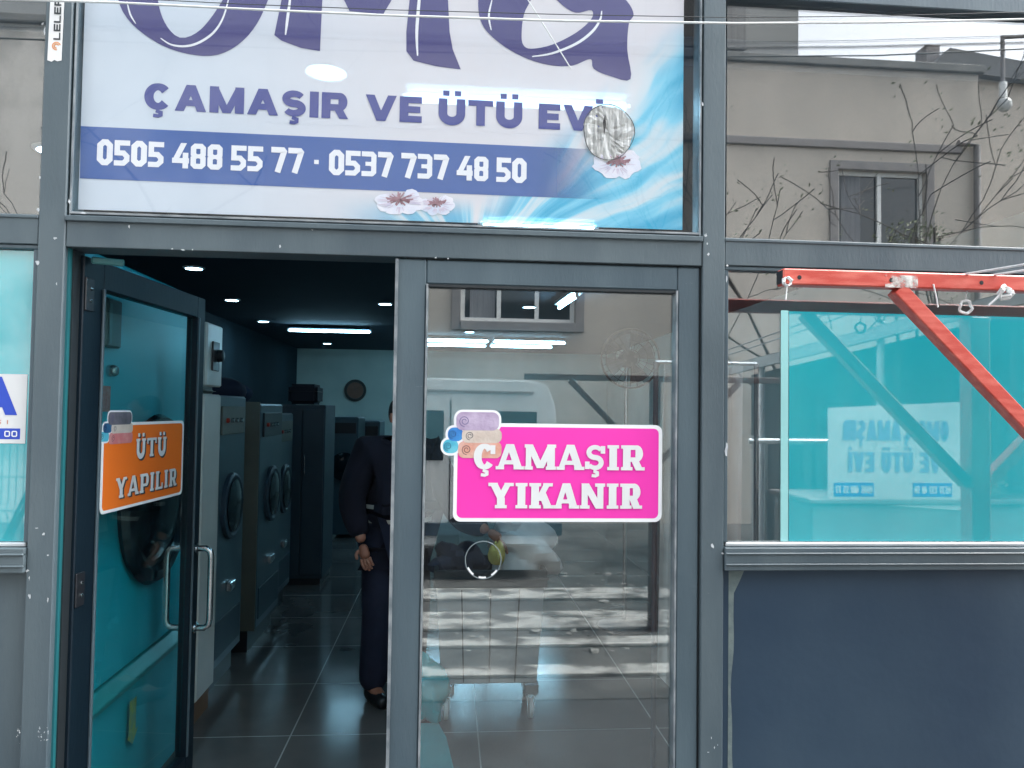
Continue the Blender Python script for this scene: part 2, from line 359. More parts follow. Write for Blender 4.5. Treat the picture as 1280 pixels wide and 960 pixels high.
# sign bay: inner frame lips and pane
sx0, sx1 = fx(91, 150), fx(875, 150)
zs0 = Z_HEAD1+.005; zs1 = Z_TOP+.249
MB().box(XL1+.001, sx0, .012, .06, zs0, zs1).box(sx1, XR0+.001, .012, .06, zs0, zs1).box(sx0+.001, sx1-.001, .012, .06, zs0, zs0+.012).build('sign_bay_frame', M['frame2'], shop, bevel=.002)
MB().box(sx0-.004, sx0-.001, .006, .011, zs0+.002, zs1).box(sx1+.001, sx1+.006, .004, .011, zs0+.002, zs1).box(sx0, sx1, .004, .011, zs0+.006, zs0+.012).build('glazing_bead', M['edge'], shop)
MB().box(sx0+.001, sx1-.001, .018, .024, zs0+.0125, zs1).build('window_pane', M['sign_glass'], shop)
# fixed right door leaf
dx0, dx1 = fx(489.5, 640), XR0-.004
gx0, gx1 = fx(527.5, 650), fx(847, 650)
dz1 = Z_HEAD0-.004; gz1 = fz(690, 358); gz0 = .22
door = MB()
door.box(dx0, gx0, .012, .062, .03, dz1); door.box(gx1, dx1, .012, .062, .03, dz1)
door.box(gx0+.0005, gx1-.0005, .0125, .0615, gz1, dz1-.0005); door.box(gx0+.0005, gx1-.0005, .0125, .0615, .0305, gz0)
door = door.build('door', M['frame2'], shop, bevel=.004)
MB().box(gx0+.001, gx1-.001, .033, .039, gz0+.001, gz1-.001).build('glass_pane', M['door_glass'], door)
MB().box(gx0+.0005, gx0+.006, .008, .05, gz0+.001, gz1-.001).box(gx1-.006, gx1-.0005, .008, .05, gz0+.001, gz1-.001).build('glazing_bead', M['edge'], door)
MB().box(gx0+.007, gx1-.007, .014, .05, gz1-.008, gz1-.0005).build('rubber_seal', M['seal'], door)
MB().box(dx0-.003, dx0+.006, .004, .0115, .03, dz1-.002).build('edge_strip', M['edge'], door)
MB().box(XR0-.0035, XR0+.0015, .02, .05, .03, dz1).box(dx0+.03, dx1, .02, .05, dz1+.0005, Z_HEAD0-.0005).build('door_gap', M['seal'], shop)
# open left leaf: hinged at the left post and swung into the shop
hp = Vector((XL1+.022, .075, 0)); fe = Vector((-1.012, .985, 0)); LL = (fe-hp).length
ldir = (fe-hp).normalized(); lnor = Vector((ldir.y, -ldir.x, 0))       # lnor points to the opening (+x)
def leafp(v): return hp + ldir*v.x + lnor*v.y + Vector((0, 0, v.z))
lz1 = Z_HEAD0-.01; lg1 = lz1-.085; sw = .115; sw2 = .075
l = MB(); l.xf = leafp
l.box(0, sw, -.045, 0, .03, lz1); l.box(LL-sw2, LL, -.045, 0, .03, lz1); l.box(sw, LL-sw2, -.0445, -.0005, lg1, lz1); l.box(sw, LL-sw2, -.0445, -.0005, .03, .2)
leaf = l.build('door', mat('dark_door_paint', (.0035, .011, .019), .45, 0, (.006, .015, .024), 3, .05, 100, .08, (1, 1, .3), spec=.25, marks=(.05, .08, .1)), shop, bevel=.003)
tag(leaf, 'left door leaf swung open into the shop')
l = MB(); l.xf = leafp; l.box(sw+.001, LL-sw2-.001, -.026, -.020, .201, lg1-.001).build('glass_pane', M['leaf_glass'], leaf)
l = MB(); l.xf = leafp
l.box(sw-.012, sw, .0005, .008, .2, lg1); l.box(LL-sw2, LL-sw2+.01, .0005, .008, .2, lg1); l.build('glazing_bead', M['frame2'], leaf, bevel=.002)
for sgn in (1, -1):
    l = MB(); l.xf = leafp
    o = 0 if sgn > 0 else -.045; e = LL-sw2*.5; za, zb = 1.02, .70
    l.tube([(e, o, za), (e, o+sgn*.045, za), (e, o+sgn*.062, za-.012), (e, o+sgn*.066, za-.035), (e, o+sgn*.066, zb+.035), (e, o+sgn*.062, zb+.012), (e, o+sgn*.045, zb), (e, o, zb)], .0125, 12)
    l.lathe([(.021, 0), (.021, .008), (.014, .01)], (e, o, za), (0, sgn, 0)); l.lathe([(.021, 0), (.021, .008), (.014, .01)], (e, o, zb), (0, sgn, 0))
    l.build('handle', M['chrome'], leaf, smooth=True)
for z in (1.93, 1.05, .35):
    l = MB(); l.xf = leafp
    l.box(.004, .05, .0005, .006, z-.05, z+.05); l.build('hinge', M['black'], leaf, bevel=.002)
    for dz in (-.018, .018):
        l = MB(); l.xf = leafp; l.lathe([(.006, 0), (.006, .003), (.003, .0045)], (.03, .006, z+dz), (0, 1, 0), 10); l.build('screw', M['chrome'], leaf)
MB().box(XL1-.0005, XL1+.006, .02, .10, .03, Z_HEAD0-.001).build('jamb_strip', mat('teal_edge_strip', (.015, .13, .15), .4), shop)
MB().box(XL1+.0065, XL1+.011, .035, .10, .03, Z_HEAD0-.001).build('jamb_seal', M['seal'], shop)
l = MB().bar((XL1+.03, .10, Z_HEAD0-.02), (XL1+.11, .14, Z_HEAD0-.019), .02, .02); l.build('door_closer', mat('teal_glint_closer', (.08, .26, .27), .35), shop, bevel=.004)  # closer arm; the teal glint of light on it is put into its colour
# putty runs and paint chips on the steel
pm = MB(); xq = fx(917, 830)
pl_ = []
for i in range(61):
    z = Z_SILL0-.004-i*.0145; ww = .008+.004*math.sin(i*.17)+.002*math.sin(i*.41+1)+(.035*max(0, 1-i/5) if i < 5 else 0)
    pl_ += [(xq-.006, .029, z), (xq+ww, .029, z)]
pm.add(pl_, [(2*i, 2*i+1, 2*i+3, 2*i+2) for i in range(60)])
pm.build('putty_run', M['putty'], shop)
ch = MB()
def chip(px, py, s, yy=-.0012, asp=1.0):
    p = at(px, py); k = 9; s = s/F*D*.8
    ch.poly([(p.x+math.cos(6.283*i/k)*s*(.25+1.0*random.random()), yy-.0002*random.random(), p.z+math.sin(6.283*i/k)*s*asp*(.25+1.0*random.random())) for i in range(k)])
for px, py, s, a in ((48, 262, 3.0, 1.2), (87, 252, 3, 1.5), (69, 298, 3, .7), (47, 328, 3.2, 1.4), (71, 355, 1.5, 2), (50, 222, 1, 4), (56, 38, 1.4, 5), (54, 30, 2.4, 1.2),
                     (882, 294, 4, .8), (885, 318, 2.2, 1.4), (884, 305, 1.5, 2), (908, 350, 1.4, 5), (909, 332, 2, 1), (908, 560, 3, 4.5), (903, 692, 3, .7), (890, 683, 3, 1.3),
                     (55, 668, 2.4, 1.2), (46, 660, 3, .35), (35, 713, 3, 1), (37, 722, 1, 4), (60, 694, 3, .5), (37, 745, 2.4, 1.8), (60, 750, 1.6, 2.5),
                     (893, 934, 1, 2.4), (889, 922, 1, 2), (897, 931, .8, 1.2), (885, 940, 2, .4), (878, 130, 1.4, 3)):
    chip(px, py, s, asp=a)
for i in range(26):                             # the scratched patch low on the left post
    chip(random.choice((24, 50, 50, 58))+random.uniform(-3, 3), 915+random.uniform(-8, 14), random.uniform(.5, 1.6), asp=random.choice((.4, 1, 2.2)))
chm = MB()
ch.build('paint_chips', M['chip'], shop)
ch = MB()
for px, py, s, a in ((215, 311, 3, .5), (228, 312, 4, .45), (240, 312, 2, .6), (161, 283, 2, 1.2), (350, 308, 1.5, 2), (545, 322, 1.8, .9), (560, 323, 1.6, .8), (104, 266, 5, .35), (390, 287, 2, .5)):
    chip(px, py, s, yy=.0030, asp=a)
ch.build('paint_chips', M['chip'], shop)

# ------------------------------------------------------------------ lettering
class Text:
    """letters made of strokes on a plane: origin o, unit vectors U (reading direction) and V (up), N towards the reader"""
    def __init__(s, o, U, V, N): s.o, s.U, s.V, s.N = Vector(o), Vector(U), Vector(V), Vector(N).normalized(); s.mb = MB(); s.k = 0
    def P(s, u, v): return s.o + s.U*u + s.V*v + s.N*(s.k % 14)*.00006
    def poly(s, pts): s.mb.poly([s.P(*p) for p in pts]); s.k += 1
    def stroke(s, pts, w, closed=False):
        n = len(pts); ws = w if isinstance(w, (list, tuple)) else [w]*n; a, b = [], []
        for i in range(n):
            p = Vector(pts[i])
            q0 = Vector(pts[i-1]) if (i or closed) else None; q1 = Vector(pts[(i+1) % n]) if (i < n-1 or closed) else None
            t0 = (p-q0).normalized() if q0 else None; t1 = (q1-p).normalized() if q1 else None
            t0 = t0 or t1; t1 = t1 or t0
            n0 = Vector((-t0.y, t0.x)); n1 = Vector((-t1.y, t1.x)); m = (n0+n1)
            m = m.normalized() if m.length > .01 else n0
            k = ws[i]/2/max(.45, m.dot(n1))
            a.append(p+m*k); b.append(p-m*k)
        q = [s.P(*p) for p in a] + [s.P(*p) for p in b]
        s.mb.add(q, [(i, (i+1) % n, n+(i+1) % n, n+i) for i in range(n if closed else n-1)]); s.k += 1
def arc(cx, cy, rx, ry, a0, a1, n=14): return [(cx+rx*math.cos(R(a0+(a1-a0)*i/n)), cy+ry*math.sin(R(a0+(a1-a0)*i/n))) for i in range(n+1)]
GW = {'I': .34, 'İ': .34, 'M': 1.12, 'E': .72, 'T': .82, 'L': .72, ' ': .42, '-': .45, '4': .74, 'V': .9, 'A': .94, 'Y': .88}
GW_WIDE = {'Ç': 1.03, 'A': 1.19, 'M': 1.31, 'Ş': .97, 'I': .34, 'İ': .34, 'R': 1.05, 'V': 1.22, 'E': .88, 'Ü': 1.06, 'T': 1.0, 'G': 1.06, 'O': 1.1, ' ': .42}
GW_SLAB = {'Ç': .92, 'A': 1.20, 'M': 1.36, 'Ş': .88, 'I': .64, 'R': 1.02, 'Y': 1.18, 'K': 1.10, 'N': 1.18}
GW_NUM = {' ': .24, '-': .40, '4': .72, '7': .68}
GW_NUM.update({c: .66 for c in '01235689'})
def gwidth(c, sl, fixed):
    if isinstance(fixed, dict): return fixed.get(c, .9)
    w = GW.get(c, .8)*fixed
    return w + (.12 if sl and c in 'Iİ' else 0)
def glyph(T, c, x, y, h, w, t, sl=0, th=None):
    """c drawn in the box x..x+w, y..y+h; t stem width, th bar height, sl slab serif length"""
    th = th or t*.86
    X = lambda u: x+u
    Y = lambda v: y+v*h
    def rect(u0, u1, v0, v1): T.poly([(X(u0), Y(v0)), (X(u1), Y(v0)), (X(u1), Y(v1)), (X(u0), Y(v1))])
    def diag(b, tp, tw, v0=0, v1=1): T.poly([(X(b), Y(v0)), (X(b+tw), Y(v0)), (X(tp+tw), Y(v1)), (X(tp), Y(v1))])
    sh = .13
    def slab(u0, u1, v):
        if sl: rect(u0-sl, u1+sl, 0 if v == 0 else 1-sh, sh if v == 0 else 1)
    H_ = th/h
    b = {'Ç': 'C', 'Ş': 'S', 'Ü': 'U', 'İ': 'I', 'Ö': 'O'}.get(c, c)
    e = sl
    if b == 'I': rect(w/2-t/2, w/2+t/2, 0, 1); slab(w/2-t/2, w/2+t/2, 0); slab(w/2-t/2, w/2+t/2, 1)
    elif b == 'A':
        diag(e*.6, w/2-t/2, t*(.72 if sl else 1)); diag(w-t-e*.6, w/2-t*.5, t); rect(w*.27, w*.73, .2, .2+H_*.9)
        slab(e*.9, t*.8, 0); slab(w-t-e*.2, w-e*.9, 0)
    elif b == 'V': diag(w/2-t/2, 0, t); diag(w/2-t/2, w-t, t)
    elif b == 'M':
        rect(e*.6, e*.6+t*(.7 if sl else 1), 0, 1); rect(w-t-e*.6, w-e*.6, 0, 1); diag(w/2-t*.45, e*.6, t*.9, .06 if sl else 0, 1); diag(w/2-t*.45, w-t*.9-e*.6, t*.9, .06 if sl else 0, 1)
        slab(e, t*.8, 0); slab(w-t-e*.2, w-e, 0)
        if sl: rect(0, t*.6, 1-sh, 1); rect(w-t*.6, w, 1-sh, 1)
    elif b == 'N':
        rect(e*.8, e*.8+t*.8, 0, 1); rect(w-t*.8-e*.8, w-e*.8, 0, 1); diag(w-t-e*.8, e*.6, t); slab(e, t, 0); slab(w-t-e*.2, w-e, 1)
    elif b == 'E':
        rect(0, t, 0, 1); rect(t, w, 0, H_); rect(t, w, 1-H_, 1); rect(t, w*.93, .5-H_/2, .5+H_/2)
    elif b == 'T':
        rect(w/2-t/2, w/2+t/2, 0, 1); rect(0, w, 1-max(H_*.9, sh), 1); slab(w/2-t/2, w/2+t/2, 0)
        if sl: rect(0, t*.5, .7, 1); rect(w-t*.5, w, .7, 1)
    elif b == 'L':
        rect(e, e+t, 0, 1); rect(e, w, 0, max(H_*.85, sh)); slab(e, e+t, 1); slab(e, e+t, 0)
        if sl: rect(w-t*.5, w, 0, .34)
    elif b in 'RP':
        rect(e, e+t, 0, 1); r_ = .285 if b == 'R' else .30; cx = w-r_*h-t*.1-(.04*w if b == 'R' else 0); cx = max(cx, w*.45)
        T.stroke([(X(e+t*.5), Y(1)-th/2)] + [(px, py) for px, py in arc(X(cx), Y(1)-th/2-(r_*h-th*.25), w-cx-t/2-(.05*w if b == 'R' else 0), r_*h-th*.25, 90, -90)] + [(X(e+t*.5), Y(1)-th/2-2*(r_*h-th*.25))], [th]+[th+(t-th)*math.sin(math.pi*i/14) for i in range(15)]+[th])
        slab(e, e+t, 0)
        if sl: rect(0, e, 1-sh, 1)
        if b == 'R':
            diag(w-t*1.02-e*.3, w*.40, t*1.0, 0, .46)
            if sl: rect(w-t-e*.3, w+e*.3, 0, sh)
    elif b == 'C':
        T.stroke(arc(X(w/2), Y(.5), w/2-t/2, h/2-th/2, 38, 322, 24), [th+(t-th)*abs(math.sin(R(38+284*i/24)-math.pi/2)) for i in range(25)])
        if sl: rect(w-t*.62, w, .6, .95)
    elif b == 'G':
        T.stroke(arc(X(w/2), Y(.5), w/2-t/2, h/2-th/2, 45, 345, 24), t); rect(w*.5, w, .36, .5)
    elif b == 'O':
        T.stroke(arc(X(w/2), Y(.5), w/2-t/2, h/2-th/2, 0, 345, 23), t, True)
    elif b == 'U':
        k = t if not sl else t*.95
        T.stroke([(X(e+k/2), Y(1)), (X(e+k/2), Y(.42))] + arc(X(w/2), Y(.42), w/2-k/2-e, .42*h-th/2, 180, 360, 16)[1:] + [(X(w-e-k/2), Y(1))], k)
        slab(e, e+k, 1); slab(w-e-k, w-e, 1)
    elif b == 'S':
        ry = (h-th)/4; rx = w/2-t/2
        p = arc(X(w/2), Y(1)-th/2-ry, rx, ry, 25, 270, 16) + arc(X(w/2), Y(0)+th/2+ry, rx, ry, 90, -155, 16)[1:]
        T.stroke(p, [th*(.9+.25*math.sin(math.pi*i/32)) for i in range(33)])
        if sl: rect(w-t*.6, w, .66, .96); rect(0, t*.6, .04, .34)
    elif b == 'K':
        rect(e, e+t, 0, 1); diag(e+t*.5, w-t-e*.5, t*.85, .3, 1); diag(w-t-e*.3, w*.36, t*1.05, 0, .62); slab(e, e+t, 0); slab(e, e+t, 1)
        if sl: rect(w-t-e*.8, w+e*.3, 0, sh); rect(w-t-e, w, 1-sh, 1)
    elif b == 'Y':
        diag(w/2-t/2, e*.5, t, .4, 1); diag(w/2-t/2, w-t-e*.5, t*.85, .4, 1); rect(w/2-t/2, w/2+t/2, 0, .42); slab(w/2-t/2, w/2+t/2, 0)
        if sl: rect(0, t+e*.8, 1-sh, 1); rect(w-t-e*.8, w, 1-sh, 1)
    elif b == 'J':
        T.stroke([(X(w-t/2), Y(1)), (X(w-t/2), Y(.3))] + arc(X(w/2), Y(.3), w/2-t/2, .3*h-th/2, 0, -170, 10)[1:], t)
    elif b == '-': rect(w*.25, w*.75, .40, .57)
    elif b in '0123456789':
        i = t/2; a, z = X(i), X(w-i); lo, hi, md = Y(0)+th/2, Y(1)-th/2, Y(.5); c_ = t*.55
        if b == '0': T.stroke([(a+c_, lo), (z-c_, lo), (z, lo+c_), (z, hi-c_), (z-c_, hi), (a+c_, hi), (a, hi-c_), (a, lo+c_)], t, True)
        elif b == '8':
            T.stroke([(a+c_*.6, lo), (z-c_*.6, lo), (z, lo+c_*.6), (z, md-c_*.6), (z-c_*.6, md), (z, md+c_*.6), (z, hi-c_*.6), (z-c_*.6, hi), (a+c_*.6, hi), (a, hi-c_*.6), (a, md+c_*.6), (a+c_*.6, md), (a, md-c_*.6), (a, lo+c_*.6)], t*.92, True); T.stroke([(a, md), (z, md)], th*.8)
        elif b == '5': T.stroke([(X(w), hi), (a, hi), (a, md), (z-c_, md), (z, md-c_), (z, lo+c_), (z-c_, lo), (X(0), lo)], th)
        elif b == '2': T.stroke([(X(0), hi), (z-c_, hi), (z, hi-c_), (z, md), (a, md), (a, lo), (X(w), lo)], th)
        elif b == '3':
            T.stroke([(X(0), hi), (z-c_*.6, hi), (z, hi-c_*.6), (z, md+c_*.5), (z-c_*.6, md), (z, md-c_*.5), (z, lo+c_*.6), (z-c_*.6, lo), (X(0), lo)], th); T.stroke([(X(w*.25), md), (z, md)], th*.8)
        elif b == '7': T.stroke([(X(0), hi), (z-c_*.4, hi), (z, hi-c_*.5), (X(w*.42), Y(0))], t)
        elif b == '4': diag(0, w*.5, t, .3, 1); rect(0, w, .2, .2+H_); rect(w*.62, w*.62+t*.95, 0, .62)
        elif b == '6': T.stroke([(z, hi), (a, hi), (a, lo), (z, lo), (z, md), (a, md)], th)
        elif b == '1': rect(w/2-t/2, w/2+t/2, 0, 1)
        elif b == '9': T.stroke([(z, md), (a, md), (a, hi), (z, hi), (z, lo), (a, lo)], th)
    if c in 'ÇŞ':
        T.stroke([(X(w*.52), Y(0)), (X(w*.5), Y(-.06)), (X(w*.62), Y(-.10)), (X(w*.62), Y(-.19)), (X(w*.52), Y(-.235)), (X(w*.34), Y(-.215))], [t*.45, t*.4, t*.42, t*.42, t*.4, t*.4])
    if c in 'ÜÖ':
        for q in (.28, .72): rect(w*q-t*.36, w*q+t*.36, 1.1, 1.1+.62*t/h)
    if c == 'İ': rect(w/2-t*.45, w/2+t*.45, 1.1, 1.1+.6*t/h)
def line(T, s, u0, u1, v, h, t, gap=.1, sl=0, th=None, fixed=1.0, slope=0):
    """fit the string s between u0 and u1"""
    ws = [gwidth(c, sl, fixed) for c in s]; tot = sum(ws)+gap*(len(s)-1); k = (u1-u0)/tot; x = u0
    for c, w in zip(s, ws):
        if c != ' ': glyph(T, c, x, v+slope*(x-u0), h, w*k, t*h, sl*h, th*h if th else None)
        x += (w+gap)*k

# ------------------------------------------------------------------ banner sign over the door
SY = .034                                       # plane of the print, behind the glass
def sp(px, py): return at(px, py, SY)
a0, a1 = sp(97.5, 260.6), sp(853, 288.5)
bx0, bx1 = a0.x, a1.x; bz0 = (a0.z+a1.z)/2; bz1 = zs1-.01
sign = thing('banner_sign', ((bx0+bx1)/2, SY, bz0), 'wide white laundry banner with dark purple letters and blue phone band above door', 'sign')
def sign_mat():
    m = bpy.data.materials.new('printed_banner'); m.use_nodes = True; n = m.node_tree.nodes; L = m.node_tree.links
    b = n['Principled BSDF']; b.inputs['Roughness'].default_value = .5
    tc = n.new('ShaderNodeTexCoord'); s = n.new('ShaderNodeSeparateXYZ'); L.new(tc.outputs['Object'], s.inputs[0])
    def math_(op, x, y=None, z=None, cl=False):
        q = n.new('ShaderNodeMath'); q.operation = op; q.use_clamp = cl
        for i, v in enumerate((x, y, z)):
            if v is None: continue
            if isinstance(v, (int, float)): q.inputs[i].default_value = v
            else: L.new(v, q.inputs[i])
        return q.outputs[0]
    def mixc(fac, A, B):
        q = n.new('ShaderNodeMix'); q.data_type = 'RGBA'
        for k_, v in (('A', A), ('B', B)):
            if isinstance(v, tuple): q.inputs[k_].default_value = (*v, 1)
            else: L.new(v, q.inputs[k_])
        L.new(fac, q.inputs['Factor']); return q.outputs['Result']
    def rng(v, a, b_):
        q = n.new('ShaderNodeMapRange'); q.interpolation_type = 'SMOOTHSTEP'; q.inputs['From Min'].default_value = a; q.inputs['From Max'].default_value = b_; L.new(v, q.inputs['Value']); return q.outputs[0]
    X, Z = s.outputs['X'], s.outputs['Z']
    # silk folds: streaks running up to the right, with soft distortion
    no = n.new('ShaderNodeTexNoise'); no.inputs['Scale'].default_value = 2.2; no.inputs['Detail'].default_value = 2; L.new(tc.outputs['Object'], no.inputs['Vector'])
    fx0, fz0 = sp(590, 345).x-(bx0+bx1)/2, sp(590, 345).z-bz0
    dx_, dz_ = math_('SUBTRACT', X, fx0), math_('SUBTRACT', Z, fz0)
    ang = math_('ARCTAN2', dz_, dx_); rad = math_('SQRT', math_('ADD', math_('MULTIPLY', dx_, dx_), math_('MULTIPLY', dz_, dz_)))
    cv = n.new('ShaderNodeCombineXYZ'); L.new(math_('MULTIPLY_ADD', no.outputs['Fac'], 1.3, math_('MULTIPLY', ang, 5.2)), cv.inputs[0]); L.new(math_('MULTIPLY', rad, 1.1), cv.inputs[1])
    nf = n.new('ShaderNodeTexNoise'); nf.inputs['Scale'].default_value = 1.0; nf.inputs['Detail'].default_value = 3.5; nf.inputs['Roughness'].default_value = .55; L.new(cv.outputs[0], nf.inputs['Vector'])
    fold = rng(nf.outputs['Fac'], .36, .72)
    cr = n.new('ShaderNodeValToRGB'); L.new(fold, cr.inputs[0]); e = cr.color_ramp.elements
    e[0].position = .05; e[0].color = (.04, .46, .70, 1); e[1].position = .95; e[1].color = (.84, .81, .81, 1)
    q = e.new(.38); q.color = (.22, .68, .86, 1); q = e.new(.62); q.color = (.64, .80, .85, 1)
    bgx = mixc(rng(X, -.8, .25), (.68, .76, .83), (.78, .76, .78))
    bgc = bgx
    mask = rng(math_('ADD', math_('SUBTRACT', X, Z), math_('MULTIPLY', no.outputs['Fac'], .24)), .16+.12, .38+.12)
    low = math_('MULTIPLY', rng(math_('MULTIPLY', Z, -1), -.085, -.01), rng(X, -.22, .12))
    mask = math_('MAXIMUM', mask, math_('MULTIPLY', low, .85))
    col = mixc(mask, bgc, cr.outputs[0]); L.new(col, b.inputs['Base Color'])
    tr = n.new('ShaderNodeBsdfTransparent'); mx = n.new('ShaderNodeMixShader'); mx.inputs[0].default_value = .19
    L.new(b.outputs[0], mx.inputs[1]); L.new(tr.outputs[0], mx.inputs[2]); L.new(mx.outputs[0], n['Material Output'].inputs['Surface'])
    return m
MB().box(bx0, bx1, SY, SY+.002, bz0, bz1).build('banner_sheet', sign_mat(), sign)
PUR, PUR2 = S((88, 86, 150)), S((84, 92, 160))
M['purple'] = mat('purple_print', (.058, .054, .185), .5, 0, (.066, .064, .20), 3)
M['bluep'] = mat('blue_violet_print', (.048, .062, .25), .5, 0, (.055, .07, .27), 3)
M['wprint'] = mat('white_print', (.80, .82, .84), .5)
def band_mat():
    m = mat('blue_band_print', (.040, .105, .33), .5, 0, (.045, .12, .36), 2); n = m.node_tree.nodes; L = m.node_tree.links
    tc = n.new('ShaderNodeTexCoord'); s = n.new('ShaderNodeSeparateXYZ'); L.new(tc.outputs['Object'], s.inputs[0])
    q = n.new('ShaderNodeMapRange'); q.interpolation_type = 'SMOOTHSTEP'; L.new(s.outputs['X'], q.inputs['Value'])
    q.inputs['From Min'].default_value = sp(640, 210).x - (bx0+bx1)/2; q.inputs['From Max'].default_value = sp(775, 215).x - (bx0+bx1)/2
    tr = n.new('ShaderNodeBsdfTransparent'); mx = n.new('ShaderNodeMixShader'); L.new(q.outputs[0], mx.inputs[0])
    L.new(n['Principled BSDF'].outputs[0], mx.inputs[1]); L.new(tr.outputs[0], mx.inputs[2]); L.new(mx.outputs[0], n['Material Output'].inputs['Surface'])
    return m
YB = -.0008
def sq(px, py, k=1): p = sp(px, py); return Vector((p.x, SY + YB*k, p.z))
b0 = sq(100, 223); b1 = sq(790, 251); t0_ = sq(101, 157.7); t1_ = sq(795, 189)
MB().poly([b0, b1, t1_, t0_]).build('phone_band', band_mat(), sign)
def textframe(pl, pr, k):                       # baseline from pixel pl to pixel pr on the banner
    a, b = sq(*pl, k), sq(*pr, k); return Text(a, (b-a).normalized(), Vector((0, 0, 1)), (0, -1, 0)), (b-a).length
def ppm(px, py): return (sq(px, py, 1)-sq(px, py-10, 1)).length/10      # metres per pixel
mp_ = ppm(400, 150)
T, W = textframe((180, 136.5), (741, 164.5), 1.2); line(T, 'ÇAMAŞIR VE ÜTÜ EV', 0, W, 0, 32.5*mp_, .335, .12, th=.255, fixed=GW_WIDE)
line(T, 'İ', W+.005, W+.035, 0, 32.5*mp_, .32); T.mb.build('lettering', M['bluep'], sign)
T, W = textframe((121, 206), (658, 229), 2); line(T, '0505 488 55 77 - 0537 737 48 50', 0, W, 0, 31*mp_, .225, .055, th=.205, fixed=GW_NUM); T.mb.build('phone_number', M['wprint'], sign)
def smooth_poly(pts, n=6):
    out = []; k = len(pts)
    for i in range(k):
        p0, p1, p2, p3 = (Vector(pts[(i+j-1) % k]) for j in range(4))
        if (p2-p1).length < 9: out.append(p1); continue
        for j in range(n):
            t = j/n; out.append(.5*((2*p1)+(p2-p0)*t+(2*p0-5*p1+4*p2-p3)*t*t+(3*p1-p0-3*p2+p3)*t**3))
    return out
omg = MB()
oo = smooth_poly([(148, 0), (166, 31), (203, 57), (243, 69), (278, 67), (310, 45), (332, 8), (347, -45), (335, -100), (290, -132), (232, -128), (178, -95), (150, -45)])
oi = smooth_poly([(198, 3), (207, 30), (224, 47), (246, 41), (267, 18), (287, -18), (294, -60), (280, -90), (250, -97), (215, -68), (198, -25)])
def ring(outer, inner, c, n=60):
    def hit(poly, a):
        d = Vector((math.cos(a), math.sin(a))); best = None
        for i in range(len(poly)):
            p, q = poly[i]-c, poly[(i+1) % len(poly)]-c; e = q-p; den = d.x*e.y-d.y*e.x
            if abs(den) < 1e-9: continue
            t = (p.x*e.y-p.y*e.x)/den; u = (p.x*d.y-p.y*d.x)/den
            if t > 0 and 0 <= u <= 1: best = t if best is None else max(best, t)
        return c + d*(best or 1)
    A = [hit(outer, 6.28318*i/n) for i in range(n)]; B = [hit(inner, 6.28318*i/n) for i in range(n)]
    omg.add([sq(*p, 1.1) for p in A]+[sq(*p, 1.1) for p in B], [(i, (i+1) % n, n+(i+1) % n, n+i) for i in range(n)])
ring(oo, oi, Vector((245, -15)))
omg.poly([sq(*p, 1.1) for p in [(343, 44), (352, 0), (360, -70), (366, -130), (420, -130), (462, -60), (505, -130), (560, -130), (560, 0), (562, 40), (566, 62), (576, 87), (545, 83), (517, 76), (508, 64), (508, 40), (512, 0), (515, -50), (488, 3), (479, 18), (437, 14), (428, -4), (405, -50), (403, 0), (400, 64), (376, 60), (352, 51)]])
omg.poly([sq(*p, 1.1) for p in smooth_poly([(690, -12), (700, 4), (719, 16), (739, 13), (739, 24), (720, 41), (690, 56), (664, 61), (654, 56), (652, 42), (655, 18), (666, -5), (690, -60), (725, -90), (760, -95), (775, -75), (802, -78), (797, -130), (740, -142), (680, -122), (627, -72), (602, -22), (598, 12), (606, 36), (630, 58), (660, 74), (690, 82), (716, 82), (738, 74), (742, 86), (762, 95), (788, 99), (784, 62), (786, 30), (792, 18), (784, 2), (768, -9), (730, -17)], 4)])
omg.build('lettering', M['purple'], sign)
hl = Text((0, 0, 0), (1, 0, 0), (0, 0, 1), (0, -1, 0))
for pts, wd in (([(201, 48), (214, 56), (232, 58), (250, 53), (268, 40), (280, 20), (288, -10)], 3), ([(159, 2), (163, 18), (170, 30)], 2), ([(357, 44), (360, 20), (364, -10)], 3.5), ([(522, 70), (521, 40), (524, 0), (526, -20)], 4),
                ([(665, 71), (690, 67), (720, 55), (740, 40), (750, 25), (752, 14)], 3.5), ([(614, 38), (611, 20), (615, 0)], 2.5)):
    cp = [pts[0]]+pts+[pts[-1]]; sm = []
    for i in range(1, len(cp)-2):
        p0_, p1_, p2_, p3_ = (Vector(v) for v in cp[i-1:i+3])
        for j in range(5): t = j/5; sm.append(.5*((2*p1_)+(p2_-p0_)*t+(2*p0_-5*p1_+4*p2_-p3_)*t*t+(p3_-p0_+3*p1_-3*p2_)*t**3))
    q = [sq(*p, 1) for p in sm+[pts[-1]]]; n_ = len(q); ws = [wd*mp_*(.35+.65*math.sin(math.pi*(i+.35)/(n_-.3))) for i in range(n_)]
    hl.o = Vector((0, SY+YB*2, 0)); hl.stroke([(p.x, p.z) for p in q], ws)
hl.mb.build('letter_highlight', M['wprint'], sign)
